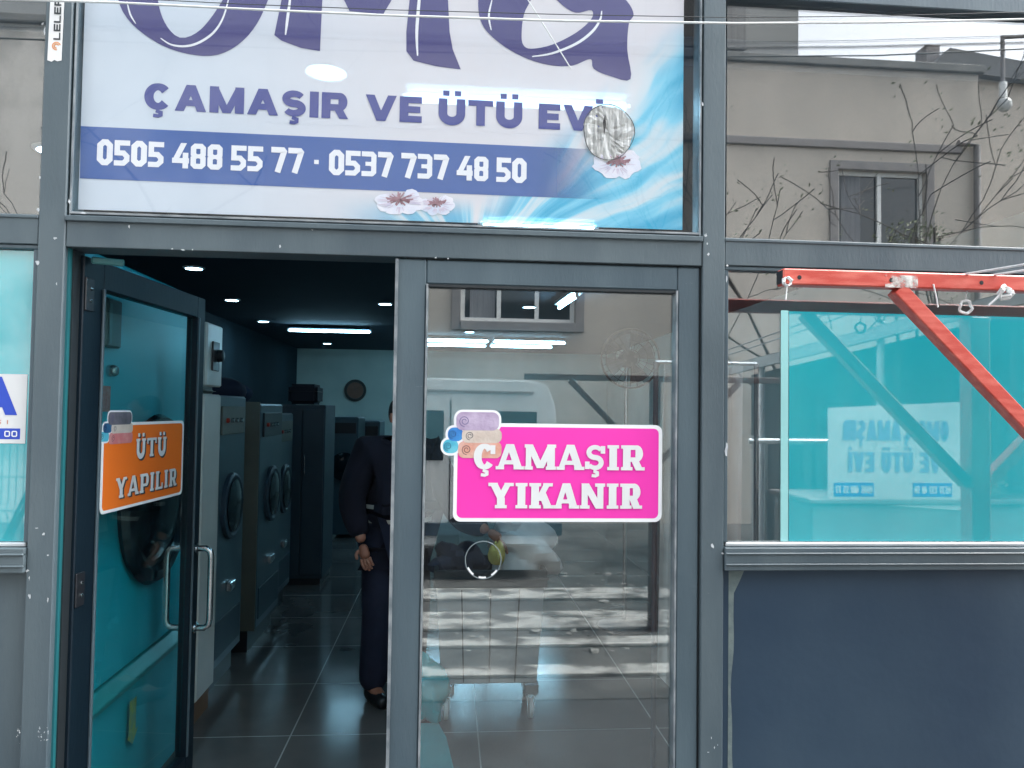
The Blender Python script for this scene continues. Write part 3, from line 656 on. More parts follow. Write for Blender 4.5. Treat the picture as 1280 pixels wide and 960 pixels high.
# printed blossoms: petals round a dark red heart
M['petal'] = mat('pale_pink_petal_print', (.86, .82, .85), .5, 0, (.66, .72, .84), 14)
M['vein'] = mat('lilac_petal_vein', (.60, .56, .70), .5, 0, (.70, .60, .68), 30)
M['heart'] = mat('dark_red_stamen_print', (.20, .075, .10), .5, 0, (.42, .24, .28), 30)
for cx, cy, s, sqz in ((771, 204, 30, .6), (500, 252, 30, .5), (546, 256, 22, .5)):
    b = MB()
    for k, a in enumerate((-160, -110, -60, -10, 40, 170)):
        ex, ey = cx+math.cos(R(a))*s*.66, cy-math.sin(R(a))*s*.66*sqz
        b.poly([sq(ex+math.cos(6.283*i/12)*s*.40*random.uniform(.75, 1.15), min(ey+math.sin(6.283*i/12)*s*.30*random.uniform(.75, 1.15), 268+(cx-497)*.036), 2.0+.12*k) for i in range(12)])
    fl = b.build('blossom', M['petal'], sign)
    b = Text((0, SY+YB*3.2, 0), (1, 0, 0), (0, 0, 1), (0, -1, 0))
    for k in range(60):
        a = random.uniform(0, 6.283); r_ = s*random.uniform(.18, .6); c_ = sq(cx+random.uniform(-3, 3), cy-2); e_ = sq(cx+math.cos(a)*r_, cy-3+math.sin(a)*r_*.5)
        b.stroke([(c_.x, c_.z), (e_.x, e_.z)], [.0016, .0045])
    b.mb.build('stamen', M['heart'], fl)
    b = Text((0, SY+YB*2.9, 0), (1, 0, 0), (0, 0, 1), (0, -1, 0))
    for k in range(30):
        a = random.uniform(0, 6.283); c_ = sq(cx+math.cos(a)*s*.42, cy+math.sin(a)*s*.24); e_ = sq(cx+math.cos(a)*s*random.uniform(.7, .98), cy+math.sin(a)*s*random.uniform(.7, .98)*.55)
        b.stroke([(c_.x, c_.z), (e_.x, e_.z)], [.004, .0012])
    b.mb.build('petal_vein', M['vein'], fl)
# the crumpled foil plug in the hole of the banner
fc = sp(760, 166)
foil = thing('foil_vent_plug', (fc.x, SY-.004, fc.z-.08), 'round crumpled silver foil plug stuffed in the banner beside the last letters', 'vent plug')
b = MB(); nr, na = 7, 48; V_ = []
rx_, rz_ = 32*mp_, 35*mp_
for i in range(nr+1):
    for j in range(na):
        a = 6.2832*j/na; r_ = i/nr*(1+.05*math.sin(3*a+1)+.04*math.sin(7*a)); x = math.cos(a)*rx_*r_; z = math.sin(a)*rz_*r_
        V_.append((fc.x+x, SY-.0035-.0020*math.sin(x*260+z*40)-.0016*math.sin(x*520-z*70+2)-.0006*random.random(), fc.z+z))
b.add(V_, [(i*na+j, i*na+(j+1) % na, (i+1)*na+(j+1) % na, (i+1)*na+j) for i in range(nr) for j in range(na)])
b.build('foil', mat('crumpled_foil', (.66, .66, .63), .42, .35, (.30, .30, .285), 14, .6, 22, stretch=(6, 1, .5)), foil)
b = MB(); b.poly([(fc.x-.018, SY-.0085, fc.z+.03), (fc.x-.011, SY-.0085, fc.z+.055), (fc.x-.008, SY-.0085, fc.z+.02), (fc.x-.014, SY-.0085, fc.z-.012)]); b.build('slit', M['black'], foil)
MB().tube([(fc.x+math.cos(6.2832*j/40)*rx_*1.02*(1+.05*math.sin(3*6.2832*j/40+1)), SY-.006, fc.z+math.sin(6.2832*j/40)*rz_*1.02) for j in range(40)], .0012, 6, True).build('rim', M['cable_d'], foil)

# ------------------------------------------------------------------ sticker signs
def rrect(u0, u1, v0, v1, r, n=5):
    return arc(u1-r, v1-r, r, r, 0, 90, n)+arc(u0+r, v1-r, r, r, 90, 180, n)+arc(u0+r, v0+r, r, r, 180, 270, n)+arc(u1-r, v0+r, r, r, 270, 360, n)
class Plane:
    def __init__(s, o, U, V, N): s.o, s.U, s.V, s.N = Vector(o), Vector(U), Vector(V), Vector(N)
    def p(s, uv, k): return s.o+s.U*uv[0]+s.V*uv[1]+s.N*k*.0004
    def slab(s, pts, k, th=.0003): m = MB(); m.prism([s.p(q, k) for q in pts], -s.N*th); return m
TW = {n_: mat(n_, c, .6, 0, c2, 25, .2, 60) for n_, c, c2 in (
    ('lilac_towel_print', (.36, .28, .42), (.48, .40, .54)), ('cream_towel_print', (.52, .44, .38), (.60, .54, .48)), ('peach_towel_print', (.62, .30, .22), (.66, .42, .36)),
    ('blue_towel_print', (.02, .16, .50), (.04, .26, .6)), ('cyan_towel_print', (.04, .38, .55), (.15, .52, .62)), ('grey_towel_print', (.08, .08, .10), (.14, .13, .16)), ('pink_towel_print', (.55, .16, .17), (.60, .25, .24)), ('navy_towel_print', (.01, .06, .16), (.02, .12, .26)))}
def towels(pl, parent, x, y, w, h, cols, lean=0):
    """a stack of rolled towels with a white outline; x, y lower left"""
    e = h*.05
    top = rrect(x+w*.22, x+w*.95, y+h*.60, y+h, h*.14); mid = rrect(x+w*.32, x+w, y+h*.33, y+h*.64, h*.12); bot = rrect(x+w*.26, x+w*1.0, y, y+h*.36, h*.12)
    b1 = rrect(x+w*.08, x+w*.34, y+h*.36, y+h*.66, h*.13); b2 = rrect(x, x+w*.26, y+h*.1, y+h*.4, h*.13)
    def grow(u0, u1, v0, v1, r): return rrect(u0-e, u1+e, v0-e, v1+e, r+e)
    m = MB()
    for k, q in enumerate((grow(x+w*.22, x+w*.95, y+h*.60, y+h, h*.14), grow(x+w*.08, x+w*.34, y+h*.36, y+h*.66, h*.13), grow(x, x+w*.26, y+h*.1, y+h*.4, h*.13))):
        m.prism([pl.p(t, 2.2+k*.15) for t in q], -pl.N*.0002)
    pic = m.build('towel_picture', M['wprint'], parent)
    for k, (q, c) in enumerate(((b2, cols[4]), (b1, cols[3]), (bot, cols[2]), (mid, cols[1]), (top, cols[0]))):
        pl.slab(q, 3.2+k*.5).build('towel', TW[c], pic)
        xs = [t[0] for t in q]; ys = [t[1] for t in q]; cx = min(xs)+(max(xs)-min(xs))*.12+h*.07; cy = (min(ys)+max(ys))/2; rr_ = (max(ys)-min(ys))*.30
        T = Text(pl.o, pl.U, pl.V, pl.N); T.o = pl.o+pl.N*(.0004*(3.2+k*.5)+.0003)
        T.stroke([(cx+math.cos(R(a))*rr_*(.25+.75*a/620), cy+math.sin(R(a))*rr_*(.25+.75*a/620)) for a in range(0, 640, 30)], h*.012); 
        T.mb.build('towel_roll_line', M['cloth_d'] if k != 4 else M['purple'], pic)
# pink sticker on the right door glass
PY = .0325
p0, p1, p2 = at(566, 652, PY), at(827, 652, PY), at(827, 531, PY)
pl = Plane(Vector((p0.x, PY, p0.z)), (1, 0, 0), (0, 0, 1), (0, -1, 0)); w_, h_ = p1.x-p0.x, p2.z-p1.z
pk = thing('pink_sticker', (p0.x+w_/2, PY, p0.z), 'bright pink sticker with white letters and rolled towels on the closed door glass', 'sticker')
pl.slab(rrect(0, w_, 0, h_, .022), 0.6).build('border', M['wprint'], pk)
pl.slab(rrect(.011, w_-.011, .011, h_-.011, .016), 1.2).build('pink_field', mat('pink_print', (.80, .042, .40), .6, 0, (.84, .055, .44), 2, spec=.2), pk)
mpp = D/F
towels(pl, pk, -14*mpp, 80*mpp, 74*mpp, 58*mpp, ('lilac_towel_print', 'cream_towel_print', 'peach_towel_print', 'blue_towel_print', 'cyan_towel_print'))
T = Text(pl.o+pl.N*.0026, pl.U, pl.V, pl.N); line(T, 'ÇAMAŞIR', 25*mpp, 244*mpp, 66*mpp, 32*mpp, .31, .03, sl=.08, th=.18, fixed=GW_SLAB); T.mb.build('lettering', M['white'], pk)
T = Text(pl.o+pl.N*.0026, pl.U, pl.V, pl.N); line(T, 'YIKANIR', 44*mpp, 241*mpp, 17*mpp, 32*mpp, .31, .04, sl=.08, th=.18, fixed=GW_SLAB); T.mb.build('lettering', M['white'], pk)
# orange sticker on the open leaf
def leaf_hit(px, py):                           # where the line of sight meets the leaf's outer glass face
    d = rt*((px-640)/F) - up*((py-480)/F) + fw; c = Vector((0, -D, H)); o = hp + lnor*(-.019); s_ = (o-c).dot(lnor)/d.dot(lnor); return c+d*s_
q0, q1, q2 = leaf_hit(124, 644), leaf_hit(227, 632), leaf_hit(227, 529)
u_ = lambda p: (p-hp).dot(ldir)
pl = Plane(hp+lnor*(-.019)+ldir*u_(q0)+Vector((0, 0, q0.z)), ldir, (0, 0, 1), lnor); w_ = u_(q1)-u_(q0); h_ = leaf_hit(124, 529).z-q0.z
og = thing('orange_sticker', pl.o+ldir*w_/2, 'orange sticker with white letters and rolled towels on the open door leaf', 'sticker')
pl.slab(rrect(0, w_, 0, h_, .022), .6).build('border', M['wprint'], og)
pl.slab(rrect(.014, w_-.014, .010, h_-.010, .016), 1.2).build('orange_field', mat('orange_print', (.80, .16, .014), .6, 0, (.84, .18, .02), 2, spec=.2), og)
towels(pl, og, -.02*w_, h_*.76, w_*.34, h_*.36, ('grey_towel_print', 'cream_towel_print', 'pink_towel_print', 'navy_towel_print', 'cyan_towel_print'))
for dx_, dz_, k, mt in ((.010, -.005, .0020, M['cable_d']), (0, 0, .0029, M['white'])):
    T = Text(pl.o+pl.N*k+pl.U*dx_+pl.V*dz_, pl.U, pl.V, pl.N); tt = .30 if k > .0025 else .36
    line(T, 'ÜTÜ', w_*.36, w_*.74, h_*.57, h_*.23, tt, .10, sl=.07, th=.15); line(T, 'YAPILIR', w_*.15, w_*.90, h_*.14, h_*.23, tt, .10, sl=.07, th=.15)
    T.mb.build('lettering' if k > .0025 else 'letter_shadow', mt, og)
# white poster with a blue A on the left window
q0, q1 = at(-110, 553, .028), at(34.5, 468, .028)
pl = Plane((q0.x, .0278, q0.z), (1, 0, 0), (0, 0, 1), (0, -1, 0)); w_, h_ = q1.x-q0.x, q1.z-q0.z
po = thing('window_poster', (q0.x+w_/2, .0285, q0.z), 'white poster with a big blue letter on the left turquoise window', 'poster')
pl.slab([(0, 0), (w_, 0), (w_, h_), (0, h_)], 1).build('paper', M['white'], po)
M['royal'] = mat('royal_blue_print', (.022, .07, .50), .5)
T = Text(pl.o+pl.N*.001, pl.U, pl.V, pl.N); glyph(T, 'A', w_-62*mpp, 34*mpp, 46*mpp, 52*mpp, .033); T.mb.build('lettering', M['royal'], po)
T = Text(pl.o+pl.N*.001, pl.U, pl.V, pl.N); line(T, '32 51', w_-70*mpp, w_-16*mpp, 23*mpp, 5*mpp, .2, .2); T.mb.build('small_lettering', mat('salmon_print', (.6, .25, .16), .5), po)
pl.slab([(w_-120*mpp, 5*mpp), (w_-6*mpp, 5*mpp), (w_-6*mpp, 18*mpp), (w_-120*mpp, 18*mpp)], 2).build('blue_strip', M['royal'], po)
T = Text(pl.o+pl.N*.0016, pl.U, pl.V, pl.N); line(T, '53 2 36 00', w_-80*mpp, w_-9*mpp, 8*mpp, 7*mpp, .2, .2); T.mb.build('phone_number', M['wprint'], po)
# torn white tape with a logo on the left post
q0, q1 = at(60, 77, -.001), at(78, -40, -.001)
tp = thing('torn_label', ((q0.x+q1.x)/2, -.001, q0.z), 'torn white label strip with orange swirl stuck high on the left post', 'label')
b = MB(); tops = [(0, .004), (.3, 0), (.5, .006), (.7, .002), (1, .005)]
x0_, x1_ = at(60, 60).x, at(77.5, 60).x
b.prism([(x0_+(x1_-x0_)*u, -.0015, q0.z+v) for u, v in tops]+[(x1_+.004, -.0015, q1.z+.02), (x0_+.004, -.0015, q1.z+.02)], (0, .0008, 0)); b.build('paper_strip', M['white'], tp)
T = Text((x0_+.034, -.0022, at(66, 50).z), (0, 0, 1), (-1, 0, 0), (0, -1, 0)); line(T, 'LELER', 0, 52*mpp, 0, 8*mpp, .26, .12); T.mb.build('lettering', M['cable_d'], tp)
T = Text((0, -.0022, 0), (1, 0, 0), (0, 0, 1), (0, -1, 0)); cc = at(71, 58)
for rr_ in (.011, .006): T.stroke([(cc.x+math.cos(R(a))*rr_, cc.z+math.sin(R(a))*rr_) for a in range(20, 300, 20)], .0035)
T.mb.build('orange_swirl', mat('orange_ink', (.62, .28, .12), .6), tp)
# round clear decal on the closed door
cc = at(604, 700, .032)
rd = thing('round_decal', (cc.x, .032, cc.z-.06), 'round clear decal with pale rim low on the closed door glass', 'decal')
MB().tube([(cc.x+math.cos(6.2832*j/36)*.054, .0312, cc.z+math.sin(6.2832*j/36)*.056) for j in range(36)], .0016, 6, True).build('rim', mat('clear_rim', (.14, .18, .19), .3), rd)
T = Text((0, .0305, 0), (1, 0, 0), (0, 0, 1), (0, -1, 0))
for a, b_ in ((205, 240), (255, 285), (300, 330)): T.stroke([(cc.x+math.cos(R(x))*.05, cc.z+math.sin(R(x))*.052) for x in range(a, b_, 5)], .005)
T.mb.build('pale_arc', M['wprint'], rd)

# ------------------------------------------------------------------ inside the shop
def front_machine(name, label, cat, y0, y1, xf, ht, body_m, group=None, depth=.85, z0=.06):
    t = thing(name, (xf-depth/2, (y0+y1)/2, .02), label, cat, group); return t
# the teal machine seen through the open leaf
mx_, my0, my1, mh = -1.2, .30, 1.52, 2.12
t = thing('industrial_washer', (-1.65, .9, .02), 'tall teal industrial washer with dark round porthole behind the open door leaf', 'washing machine')
zl0, zl1 = .56, .56
MB().box(-2.1, mx_, my0, my1, .60, mh).build('body', M['teal_machine'], t, bevel=.015)
MB().box(-2.1, mx_-.012, my0+.01, my1-.01, .02, .545).build('base', M['teal_machine'], t, bevel=.01)
MB().prism([(mx_-.01, my0, .54), (mx_+.03, my0, .535), (mx_+.035, my0, .56), (mx_-.002, my0, .60), (mx_-.02, my0, .60)], (0, my1-my0, 0)).build('drip_ledge', mat('teal_ledge', (.02, .26, .28), .28), t, bevel=.004)
dc = Vector((mx_, .97, 1.22))
dr = MB().lathe([(.33, 0), (.345, .02), (.33, .045), (.29, .05), (.27, .03), (.26, .03)], dc, (1, 0, 0), 40).build('porthole_door', M['drum_glass'], t, smooth=True)
MB().lathe([(.25, .032), (.2, .055), (.1, .066), (.01, .07)], dc, (1, 0, 0), 32).build('porthole_glass', M['drum_glass'], dr, smooth=True)
MB().box(mx_+.001, mx_+.03, .44, .56, 1.80, 1.97).build('control_box', mat('dark_control', (.03, .06, .07), .3), t, bevel=.006)
MB().box(mx_+.031, mx_+.033, .452, .474, 1.81, 1.95).build('display', mat('grey_display', (.2, .28, .3), .2), t)
MB().lathe([(.022, 0), (.022, .02), (.016, .03)], (mx_+.001, .53, 1.72), (1, 0, 0), 16).build('knob', M['chrome'], t, smooth=True)
MB().box(mx_+.001, mx_+.004, .47, .545, 1.575, 1.665).build('warning_label', mat('red_label', (.42, .07, .06), .5, 0, (.5, .2, .18), 60), t)
MB().poly([(mx_+.004, .80, .46), (mx_+.004, .865, .46), (mx_+.004, .865, .33), (mx_+.004, .89, .335), (mx_+.004, .84, .285), (mx_+.004, .785, .325), (mx_+.004, .80, .335)]).build('yellow_arrow', mat('faded_yellow_print', (.40, .42, .10), .6, 0, (.2, .34, .26), 30), t)
MB().tube([(mx_, .42, .08), (mx_+.03, .42, .08), (mx_+.03, .42, .30), (mx_, .42, .30)], .008).build('pull', M['chrome'], t)
# white tower with control panel
t = thing('control_tower', (-1.55, 1.77, .02), 'slim white machine with a dark dial panel just past the door leaf', 'machine')
MB().box(-2.0, -1.205, 1.63, 1.92, .14, 1.66).build('body', M['machine_white'], t, bevel=.01)
MB().box(-2.0, -1.23, 1.635, 1.915, .02, .139).build('plinth', mat('brown_plinth', (.16, .10, .06), .7), t)
MB().box(-1.9, -1.20, 1.64, 1.90, 1.70, 2.02).build('control_panel', M['machine_white'], t, bevel=.008)
MB().box(-1.199, -1.19, 1.71, 1.82, 1.78, 1.93).build('dial_plate', M['black'], t, bevel=.003)
MB().lathe([(.032, 0), (.03, .025), (.02, .03)], (-1.19, 1.79, 1.86), (1, 0, 0), 16).build('dial', M['black'], t, smooth=True)
# row of dryers along the left wall
def dryer(label, y0, wd, xf, ht, top, m, side=None):
    t = thing('tumble_dryer', (xf-.42, y0+wd/2, .02), label, 'dryer', 'dryers in a row along the left side')
    MB().box(xf-.85, xf, y0+.012, y0+wd-.012, .16, ht).build('body', m, t, bevel=.012)
    MB().box(xf-.85, xf-.05, y0+.02, y0+wd-.02, .02, .159).build('plinth', M['black'], t)
    d = MB().lathe([(.19, 0), (.19, .022), (.17, .03), (.15, .02)], (xf, y0+wd/2, ht*.62), (1, 0, 0), 28).build('door', M['cab'], t, smooth=True)
    MB().lathe([(.148, .031), (.1, .045), (.01, .05)], (xf, y0+wd/2, ht*.62), (1, 0, 0), 24).build('door_glass', M['drum_glass'], d, smooth=True)
    MB().box(xf+.001, xf+.012, y0+.08, y0+wd-.08, ht-.22, ht-.06).build('control_strip', M['dryer2'] if top else M['black'], t, bevel=.003)
    for i in range(4): MB().lathe([(.014, 0), (.014, .012), (.009, .016)], (xf+.0125, y0+.16+i*.09, ht-.14), (1, 0, 0), 12).build('button', M['chrome'] if i else mat('red_button', (.3, .03, .02), .4), t)
    MB().box(xf+.001, xf+.006, y0+.06, y0+wd-.06, .22, .42).build('service_hatch', M['cab'], t, bevel=.002)
    MB().box(xf+.001, xf+.03, y0+wd*.42, y0+wd*.58, ht*.33, ht*.36).build('handle', M['chrome'], t, bevel=.004)
    if side: MB().box(xf-.86, xf-.001, y0+.002, y0+.011, .16, ht+.01).build('side_panel', M['dryer2'], t)
    return t
dryer('blue grey dryer nearest the white control tower', 1.96, .62, -1.24, 1.66, True, M['dryer'])
dryer('dryer with a pale beige side panel and chrome latches', 2.80, .70, -1.21, 1.62, False, M['dryer'], True)
dryer('low dryer standing before the tall dark cabinet', 3.54, .66, -1.27, 1.55, True, M['dryer'])
def opx(px, Y): return at(px, 600, Y).x
# tall cabinet facing the door with a black box on top
cx0, cx1 = opx(349, 4.7), opx(405, 4.7)
t = thing('tall_cabinet', ((cx0+cx1)/2, 5, .02), 'tall dark cabinet with a black box on top at the end of the dryers', 'cabinet')
zc = at(380, 506, 4.7).z
MB().box(cx0, cx1, 4.7, 5.3, .08, zc).build('carcass', M['cab'], t, bevel=.006)
MB().box(cx0+.02, cx1-.02, 4.72, 5.28, .02, .079).build('plinth', M['black'], t)
MB().box(cx0+.01, (cx0+cx1)/2-.004, 4.68, 4.698, .12, zc-.04).build('door', M['cab'], t, bevel=.003)
MB().box((cx0+cx1)/2+.004, cx1-.01, 4.68, 4.698, .12, zc-.04).build('door', M['cab'], t, bevel=.003)
MB().tube([((cx0+cx1)/2+.03, 4.67, 1.0), ((cx0+cx1)/2+.03, 4.65, 1.02), ((cx0+cx1)/2+.03, 4.65, 1.16), ((cx0+cx1)/2+.03, 4.67, 1.18)], .006).build('handle', M['chrome'], t)
b0, b1 = opx(357, 4.8), opx(394, 4.8)
t = thing('storage_box', ((b0+b1)/2, 4.95, zc+.002), 'black cloth storage box lying on the tall dark cabinet', 'box')
MB().box(b0, b1, 4.8, 5.15, zc+.004, zc+.19).build('body', M['box'], t, bevel=.03, seg=3, smooth=True)
MB().box(b0-.002, b1+.002, 4.798, 5.152, zc+.12, zc+.125).build('lid_seam', M['black'], t, bevel=.004)
# far machines beside the man
for x0p, x1p, yy, zt, lab in ((413, 447, 7.2, 521, 'dark washer far inside under the wall clock'), (447, 474, 8.2, 526, 'dark washer far inside just behind the man')):
    x0, x1 = opx(x0p, yy), opx(x1p, yy); zt = at(x0p, zt, yy).z
    t = thing('far_washer', ((x0+x1)/2, yy+.4, .02), lab, 'washing machine', 'washers at the back of the shop')
    MB().box(x0+.005, x1-.005, yy, yy+.8, .06, zt).build('body', M['dryer'], t, bevel=.015)
    MB().lathe([(.17, 0), (.17, .03), (.13, .045), (.02, .05)], ((x0+x1)/2, yy-.05, zt*.6), (0, -1, 0), 24).build('porthole_door', M['drum_glass'], t, smooth=True)
    MB().box(x0+.03, x1-.03, yy-.012, yy-.001, zt-.2, zt-.07).build('control_strip', M['black'], t)
# folded linen on the machine tops
t = thing('linen_pile', (-1.6, 3.1, 1.63), 'rounded heap of dark folded linen on top of the beige sided dryer', 'linen')
for i, (o, k) in enumerate(((-.1, .10), (.06, .075))): lump0 = MB().ball((-1.5+o*.3, 3.12+o, 1.66+k*.4), k*1.6, 16, (1.1, 1, .62)); lump0.build('folded_sheet', M['cloth_d'] if i else M['trouser'], t, smooth=True)
t = thing('linen_pile', (-1.6, 2.3, 1.66), 'low stack of grey folded sheets on the dryer beside the control tower', 'linen')
for i in range(2): MB().box(-1.78+.01*i, -1.38-.012*i, 2.12+.01*i, 2.44-.01*i, 1.663+i*.052, 1.71+i*.052).build('folded_sheet', M['dryer2'], t, bevel=.022, seg=3, smooth=True)
# wall clock
cc = at(444, 488, 12.96); 
t = thing('wall_clock', (cc.x, 12.97, cc.z-.2), 'round wall clock with terracotta face high on the back wall', 'clock')
MB().lathe([(.2, 0), (.215, .03), (.2, .05), (.165, .05), (.16, .03)], (cc.x, 12.99, cc.z), (0, -1, 0), 36).build('rim', M['clock_rim'], t, smooth=True)
MB().lathe([(.159, .031), (.01, .033)], (cc.x, 12.99, cc.z), (0, -1, 0), 36).build('dial_face', M['clock_face'], t)
MB().bar((cc.x, 12.95, cc.z), (cc.x+.07, 12.95, cc.z+.06), .012, .004).bar((cc.x, 12.945, cc.z), (cc.x-.03, 12.945, cc.z+.12), .009, .004).build('hands', M['clock_rim'], t)
# downlights
def downlight(x, y, label):
    t = thing('downlight', (x, y, 2.735), label, 'ceiling light', 'round downlights in the shop ceiling')
    MB().lathe([(.086, .014), (.086, .006), (.068, 0), (.067, .008)], (x, y, 2.735), (0, 0, 1), 28).build('ring', M['white'], t, smooth=True)
    MB().lathe([(.066, .004), (.002, .003)], (x, y, 2.735), (0, 0, 1), 28).build('lens', M['lamp'], t)
for x, y, lab in ((-2.12, 4.25, 'round downlight topmost in the open doorway'), (-2.33, 6.15, 'second round downlight from the top left of the doorway'),
                  (-2.48, 8.21, 'small round downlight left of the hanging tube lamp'), (-2.16, 11.6, 'smallest downlight just under the tube lamp by the back wall'),
                  (-.70, 6.16, 'downlight at the right edge of the open doorway beside the closed door'), (-.43, .32, 'downlight glowing through the banner under the big letters'),
                  (-1.79, 1.29, 'downlight in the upper left window beside the torn label'), (.88, 6.12, 'downlight seen high behind the closed door glass'),
                  (.30, 9.0, 'downlight under the tube lamps behind the closed door glass')): downlight(x, y, lab)
# tube lamps
def tube_lamp(a, b, label, louv=False, sl_=True):
    a, b = Vector(a), Vector(b); mid = (a+b)/2
    t = thing('tube_lamp', (mid.x, mid.y, 2.66), label, 'ceiling light', 'tube lamps under the shop ceiling')
    d = (b-a).normalized(); n = Vector((-d.y, d.x, 0))
    MB().bar(Vector((a.x, a.y, 2.715)), Vector((b.x, b.y, 2.715)), .12, .03).build('housing', M['in_ceil'] if louv else M['white'], t, bevel=.004)
    tb = MB().tube([(a.x, a.y, 2.672), (b.x, b.y, 2.672)], .017, 10).build('tube', M['tube'], t)
    m = MB()
    for e in (a, b): m.bar(Vector((e.x, e.y, 2.655)), Vector((e.x, e.y, 2.70)), .03, .03)
    m.build('end_caps', M['white'], t)
    if louv:
        for i in range(15):
            p = a.lerp(b, (i+.5)/15); m = MB().bar(Vector((p.x, p.y, 2.69))+n*.03, Vector((p.x, p.y, 2.69))+n*.13, .012, .05); m.build('fin', M['chrome'], t)
tube_lamp((-2.23, 8.62, 0), (-1.10, 8.62, 0), 'tube lamp with louvres hanging in the open doorway', True)
tube_lamp((-.35, 9.75, 0), (.62, 9.75, 0), 'front tube lamp left half behind the closed door glass'); tube_lamp((.70, 9.75, 0), (1.84, 9.75, 0), 'front tube lamp right half behind the closed door glass')
tube_lamp((-.37, 10.6, 0), (.62, 10.6, 0), 'rear tube lamp left half behind the closed door glass'); tube_lamp((.70, 10.6, 0), (1.74, 10.6, 0), 'rear tube lamp right half behind the closed door glass')
tube_lamp((1.14, 5.6, 0), (1.18, 4.75, 0), 'slanting tube lamp at the top of the closed door glass')
tube_lamp((-.17, .335, 0), (.62, .335, 0), 'tube lamp glowing through the banner above the blue words')
tube_lamp((.17, 2.07, 0), (.84, 2.07, 0), 'tube lamp glowing through the banner bottom near the blossoms')

# laundry trolley
cx, cy = .235, 1.86; bw, bd = .285, .21
zt = 1.6-199/F*(cy-bd+D)
t = thing('laundry_trolley', (cx, cy, .02), 'grey plastic laundry trolley on castors behind the closed door glass', 'trolley')
m = MB(); k = .86
def loop(z, s): return [(cx-bw*s, cy-bd*s, z), (cx+bw*s, cy-bd*s, z), (cx+bw*s, cy+bd*s, z), (cx-bw*s, cy+bd*s, z)]
vs_ = loop(.20, k)+loop(zt-.09, .97)+loop(zt-.09, .93)+loop(.22, .82)
m.add(vs_, [(3, 2, 1, 0)]+[(i, (i+1) % 4, 4+(i+1) % 4, 4+i) for i in range(4)]+[(4+i, 4+(i+1) % 4, 8+(i+1) % 4, 8+i) for i in range(4)]+[(8+i, 8+(i+1) % 4, 12+(i+1) % 4, 12+i) for i in range(4)]+[(12, 13, 14, 15)])
m.build('tub', M['bin'], t, bevel=.012)
m = MB()
m.box(cx-bw*1.02, cx+bw*1.02, cy-bd*1.04, cy-bd*.93, zt-.088, zt).box(cx-bw*1.02, cx+bw*1.02, cy+bd*.93, cy+bd*1.04, zt-.088, zt).box(cx-bw*1.019, cx-bw*.94, cy-bd*.929, cy+bd*.929, zt-.088, zt).box(cx+bw*.94, cx+bw*1.019, cy-bd*.929, cy+bd*.929, zt-.088, zt)
m.box(cx-bw*1.05, cx+bw*1.05, cy-bd*1.08, cy-bd*1.041, zt-.05, zt-.035)
m.build('rim', M['bin_dark'], t, bevel=.004)
for i in (-1, 0, 1): MB().bar((cx+i*bw*.46, cy-bd*.875, .21), (cx+i*bw*.52, cy-bd*.985, zt-.1), .006, .008).build('rib', M['bin_dark'], t)
for sx in (-1, 1):
    for sy in (-1, 1):
        x, y = cx+sx*bw*.76, cy+sy*bd*.72
        cs = MB().box(x-.04, x+.04, y-.035, y+.035, .135, .20).build('castor', M['chrome'], t, bevel=.01)
        MB().bar((x-.016, y, .14), (x-.016, y-.02, .07), .006, .03).bar((x+.016, y, .14), (x+.016, y-.02, .07), .006, .03).build('fork', M['chrome'], cs)
        MB().lathe([(.03, -.011), (.047, -.010), (.05, 0), (.047, .010), (.03, .011)], (x, y-.02, .071), (1, 0, 0), 20).build('wheel', M['white'], cs, smooth=True)
def lump(name, o, r, sq, m, parent, seed, amp=.18, n=18):
    random.seed(seed); b = MB(); o = Vector(o)
    ph = [(random.uniform(2, 7), random.uniform(2, 7), random.uniform(0, 6)) for _ in range(5)]
    b.ball((0, 0, 0), 1, n, (1, 1, 1))
    for v in b.v:
        d = 1+amp*sum(math.sin(p[0]*v.x+p[1]*v.z+p[2]+3*v.y) for p in ph)/2.5; v *= d; v.x *= sq[0]*r; v.y *= sq[1]*r; v.z = max(v.z, -.75)*sq[2]*r; v += o
    return b.build(name, m, parent, smooth=True)
hz = zt
t = thing('laundry_bag', (cx+.1, cy, zt-.2), 'pale grey laundry bag bulging out of the trolley', 'bag')
lump('bag_cloth', (cx+.19, cy+.02, zt+.05), .16, (1.15, 1, 1.1), M['cloth_g'], t, 3, .22, 26); lump('bag_neck', (cx+.10, cy+.0, zt+.16), .075, (1, 1, 1.1), M['cloth_w'], t, 5, .3)
t = thing('dark_laundry', (cx-.1, cy, zt-.1), 'dark blue clothes lying in the left of the trolley', 'clothes')
lump('cloth_heap', (cx-.16, cy+.02, zt+.01), .13, (1.1, 1, .7), M['cloth_d'], t, 9, .25, 22)
# teal bag and mat on the floor
t = at(545, 870, 1.75)
lump('teal_sack', (-.085, 1.66, .17), .115, (.9, .8, 1.6), M['teal_bag'], None, 11, .2, 20)
tag(bpy.data.objects['teal_sack'], 'crumpled teal plastic sack on the floor left of the trolley', 'sack')
tag(MB().prism([(-.15, .75, .021), (.09, .75, .021), (.02, 1.45, .021), (-.02, 1.62, .021), (-.15, 1.62, .021)], (0, 0, .01)).build('floor_mat', M['mat_teal']), 'pale teal mat on the floor behind the closed door', 'mat')
